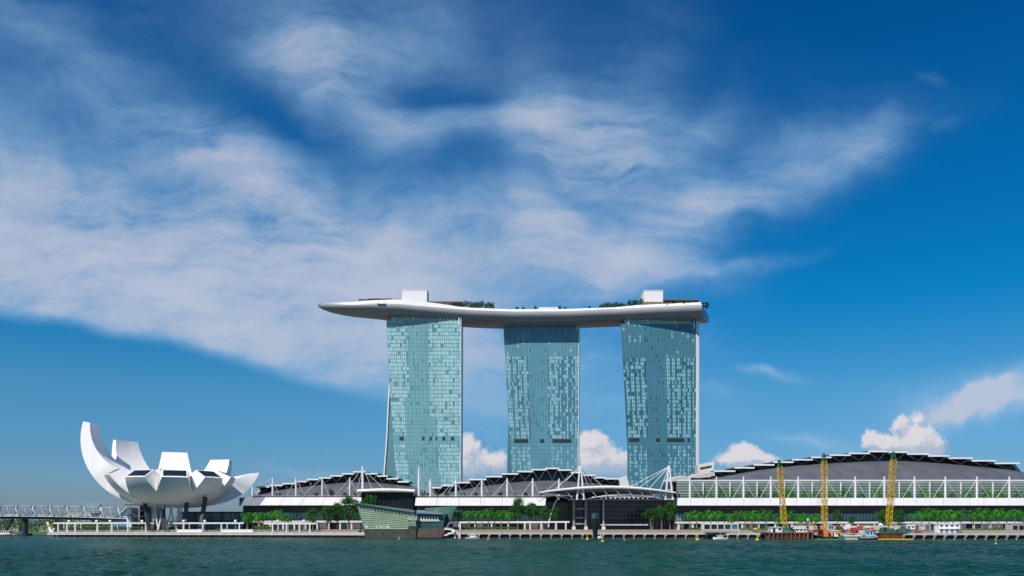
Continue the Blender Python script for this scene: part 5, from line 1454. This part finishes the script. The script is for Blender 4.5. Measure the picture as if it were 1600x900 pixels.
# tugboat, launches and river boat
def boat(x0, x1, yk, Y, label, hullM, cabM, roofM, hz=1.4, cab=(.25, .75), ch=1.8, name='motor_boat', cat='boat', stripe=None, n=5, bow=1):
    a, c = PX(x0, Y), PX(x1, Y); L = c-a; w_ = max(1.2, L*.16)
    root = thing(name, label, cat, ((a+c)/2, Y, 0))
    m = MB(); rows = []
    for k in range(13):
        s = k/12; x = a+L*s; f = s if bow > 0 else 1-s
        ww = w_*(1 if f < .55 else max(.04, 1-((f-.55)/.45)**2)); sh = hz*(1+.35*max(0, f-.5)*2)
        rows.append([Vector((x, Y-ww*.6, -.4)), Vector((x, Y-ww, sh)), Vector((x, Y+ww, sh)), Vector((x, Y+ww*.6, -.4))])
    m.grid(rows, 0, wrap=True); m.quad(*rows[0]); m.quad(*rows[-1]); hu = m.build('hull', hullM, root)
    if stripe: m = MB(); m.grid([[r_[0].lerp(r_[1], .62)+Vector((0, -.04, 0)), r_[0].lerp(r_[1], .9)+Vector((0, -.04, 0))] for r_ in rows]); m.build('stripe', stripe, hu)
    m = MB(); p, q = a+L*cab[0], a+L*cab[1]
    m.hexa([(p, Y-w_*.75, hz), (q, Y-w_*.75, hz), (q, Y+w_*.75, hz), (p, Y+w_*.75, hz), (p+.2, Y-w_*.68, hz+ch), (q-.3, Y-w_*.68, hz+ch), (q-.3, Y+w_*.68, hz+ch), (p+.2, Y+w_*.68, hz+ch)]); cb = m.build('cabin', cabM, root)
    for k in range(n):
        u0, u1 = lerp(p, q, (k+.2)/n)+.1, lerp(p, q, (k+.8)/n)-.05; m = MB(); m.box(u0, u1, Y-w_*.76, Y-w_*.68, hz+ch*.4, hz+ch*.85); m.build('window', M_darkglass, cb)
    m = MB(); m.box(p-.3, q+.3, Y-w_*.8, Y+w_*.8, hz+ch, hz+ch+.18); m.build('roof', roofM, cb)
    m = MB(); m.tube([((p+q)/2, Y, hz+ch), ((p+q)/2, Y, hz+ch+1.6)], .08, 5); m.build('antenna', M_steel, cb)
    return root
boat(-10, 23, 838, 600, 'white river boat with red hull leaving the frame at the far left', M_red, M_white, M_white, 1.5, (.06, .84), 2.4, 'river_boat', 'boat', M_white, 8)
boat(727, 747, 840, 470, 'small white launch moored beside the gangway', M_white, M_white, M_white, .8, (.35, .9), 1.5, n=4)
boat(1114, 1137, 843, 440, 'white speedboat floating in front of the white framed kiosk', M_white, M_offwhite, M_white, .9, (.30, .7), 1.1, n=3, bow=-1)
boat(1342, 1372, 844, 419, 'small blue and white tugboat between the pontoon and the brown barge', M_dark, mat('pale_blue_paint', (.35, .55, .66), .5), M_blue, 1.7, (.35, .85), 2.6, 'tugboat', 'tugboat', M_offwhite, 3)
# buoys
bu = None
for (px, y, s, lab) in ((623.5, 843, .55, 'small yellow buoy in front of the crystal pavilion'), (762.5, 843.5, .6, 'yellow buoy floating below the middle palms'), (917.8, 843.5, .95, 'tall yellow buoy just left of the dark pylon'), (941.5, 847, .75, 'yellow buoy right of and nearer than the dark pylon'), (976, 844.5, .4, 'tiny yellow buoy right of the dark pylon'), (1090, 844.5, .95, 'yellow buoy left of the white speedboat'), (1183, 844.8, .9, 'yellow buoy before the rusty jetty'), (1556, 851, .5, 'lone thin buoy far out before the right quay')):
    Y = CAMH*FPX/(y-HY)
    if bu is None:
        bu = thing('buoy', '', 'buoy', (0, 0, 0)); m = MB(); m.tube([(0, 0, -.4), (0, 0, .2), (0, 0, .8), (0, 0, 1.1)], [.7, .9, .8, .4], 10); m.build('float', M_yellow, bu)
        m = MB(); m.tube([(0, 0, 1.0), (0, 0, 2.6)], .22, 6); m.tube([(0, 0, 2.4), (0, 0, 3.0)], .42, 6); m.build('topmark', M_yellow, bu); o = bu
    else: o = copy_tree(bu)
    o.location = (PX(px, Y), Y, 0); o.scale = (s, s, s); o['label'] = lab; o['group'] = 'yellow buoys'
# tarpaulins, drums, umbrellas and heaped material of the building site
tp = thing('tarpaulin_stack', 'dark green tarpaulin over stacked material right of the brown barge', 'covered stack', P(1413, 832, 438))
m = MB(); rows = []
for k in range(9):
    px = lerp(1404, 1424, k/8); z = 3.4+(2.6+.5*math.sin(k*1.9))*math.sin(math.pi*(.12+.76*k/8)); x = PX(px, 438)
    rows.append([Vector((x, 437, 3.4)), Vector((x, 437.6, z)), Vector((x, 441, z+.3)), Vector((x, 442, 3.4))])
m.grid(rows, 0, wrap=True); m.quad(*rows[0]); m.quad(*rows[-1]); m.build('tarpaulin', mat('green_tarpaulin', (.01, .09, .055), .6), tp)
m = MB(); m.box(PX(1405, 438), PX(1423, 438), 436.6, 442.4, 3.37, 3.55); m.build('pallet', M_wood, tp)
um = None
for (px, Y, z, M, lab) in ((1180.5, 448, 3.4, M_yellow, 'yellow parasol on the quay left of the rusty jetty'), (1337, 436, 3.5, M_red, 'red parasol on the quay behind the beige pontoon'), (1376, 436, 5.6, M_white, 'white parasol left of the right crane'), (1397, 436, 5.6, mat('pale_peach_cloth', (.62, .50, .44), .7), 'peach parasol right of the right crane')):
    root = thing('parasol', lab, 'parasol', (PX(px, Y), Y, z), 'parasols of the building site')
    c = root.location; m = MB(); m.tube([c, c+Vector((0, 0, 2.6))], .07, 5); m.build('pole', M_steel, root)
    m = MB(); rr = [[c+Vector((r_*math.cos(2*math.pi*k/8), r_*math.sin(2*math.pi*k/8), h_)) for k in range(8)] for r_, h_ in ((1.7, 1.9), (1.0, 2.35), (.05, 2.75))]; m.grid(rr, 0, wrap=True); m.add(rr[0], [tuple(range(8))]); m.build('canopy', M, root)
DR = [(1318, 832), (1323, 830), (1329, 833), (1333, 829.5), (1341, 832.5), (1347, 830), (1354, 833), (1360, 830), (1366, 832), (1311, 835)]
cols = [('blue', M_blue), ('orange', M_orange), ('white', M_white), ('red', M_red), ('blue', M_blue), ('beige', M_offwhite), ('grey', M_conc), ('orange', M_orange), ('white', M_white), ('yellow', M_yellow)]
for i, ((px, y), (cn_, M)) in enumerate(zip(DR, cols)):
    Y = 434+(i*7 % 5); root = thing('material_bin', '%s material bin on the quay, %s from the left behind the pontoon' % (cn_, ORD[[9, 0, 1, 2, 3, 4, 5, 6, 7, 8].index(i)]), 'bin', P(px, y, Y), 'material bins on the building site')
    c = root.location; z0 = 3.35; w_ = 1.1+.5*(i % 3); h_ = 1.1+.5*(i*5 % 4)
    m = MB(); m.hexa([(c.x-w_*.85, Y-.8, z0), (c.x+w_*.85, Y-.8, z0), (c.x+w_*.85, Y+.8, z0), (c.x-w_*.85, Y+.8, z0), (c.x-w_, Y-1, z0+h_), (c.x+w_, Y-1, z0+h_), (c.x+w_, Y+1, z0+h_), (c.x-w_, Y+1, z0+h_)]); m.build('body', M, root)
    m = MB(); m.box(c.x-w_-.08, c.x+w_+.08, Y-1.08, Y+1.08, z0+h_, z0+h_+.16); m.build('rim', M_dark, root)
# stacked blocks, pipes and crates along the same quay
ST = [(1283, 444, 'timber', M_wood, 2), (1298, 446, 'pale concrete', M_offwhite, 3), (1313, 443, 'rusty steel', M_rust, 2), (1325, 447, 'white', M_white, 3), (1344, 445, 'red', M_red, 2), (1357, 448, 'pale concrete', M_offwhite, 2), (1436, 436, 'red and white', M_red, 1), (1447, 436, 'orange', M_orange, 1)]
for i, (px, Y, cn_, M, n) in enumerate(ST):
    for k in range(n):
        w_ = 3.2-.25*k; x = PX(px, Y)+.3*((k*7+i) % 3-1); z0 = (3.38 if Y < 440 else GZ)+k*1.02
        root = thing('crate', '%s crate, %s of the stacks behind the bins, %s in its stack' % (cn_, ORD[i], ('lowest', 'second', 'third')[k]), 'crate', (x, Y, z0), 'stacked crates on the building site')
        m = MB(); m.box(x-w_/2, x+w_/2, Y, Y+1.6, z0+.12, z0+1.0); m.build('body', M, root)
        m = MB()
        for q in (-.4, 0, .4): m.box(x+q*w_-.15, x+q*w_+.15, Y-.04, Y+1.64, z0, z0+.12)
        m.build('skid', M_wood, root)
# site hoarding behind the cranes
ho = thing('site_hoarding', 'pale panelled hoarding behind the cranes', 'hoarding', P(1330, 828, 452))
m = MB(); n = 44
for k in range(n):
    a, c = lerp(PX(1240, 456), PX(1412, 452), k/n), lerp(PX(1240, 456), PX(1412, 452), (k+1)/n); Yk = lerp(456, 452, k/n); m.box(a+.04, c-.04, Yk, Yk+.15, GZ-.1, GZ+2.3)
m.build('panel', mat('hoarding_panel', (.50, .48, .45), .7, var=.25, scale=.15), ho)
m = MB(); m.bar((PX(1240, 456), 456.3, GZ+2.2), (PX(1412, 452), 452.3, GZ+2.2), .12); m.build('rail', M_steel, ho)
# promenade railing
for (x0, x1, lab) in ((90, 500, 'thin steel railing along the promenade under the museum'), (1185, 1240, 'short steel railing left of the rusty jetty'), (1425, 1640, 'steel railing along the right quay below the site office')):
    root = thing('railing', lab, 'railing', P((x0+x1)/2, 830, YE((x0+x1)/2)), 'railings along the promenade edge')
    m = MB(); k = x0
    while k < x1-2: m.bar(E(k, .5, 3.35), E(k, .5, 4.35), .09); k += 3.0
    m.build('baluster', M_strut, root)
    m = MB(); k = x0
    while k < x1-6: m.bar(E(k, .5, 4.35), E(k+6, .5, 4.35), .1); m.bar(E(k, .5, 3.85), E(k+6, .5, 3.85), .06); k += 6
    m.build('rail', M_strut, root)
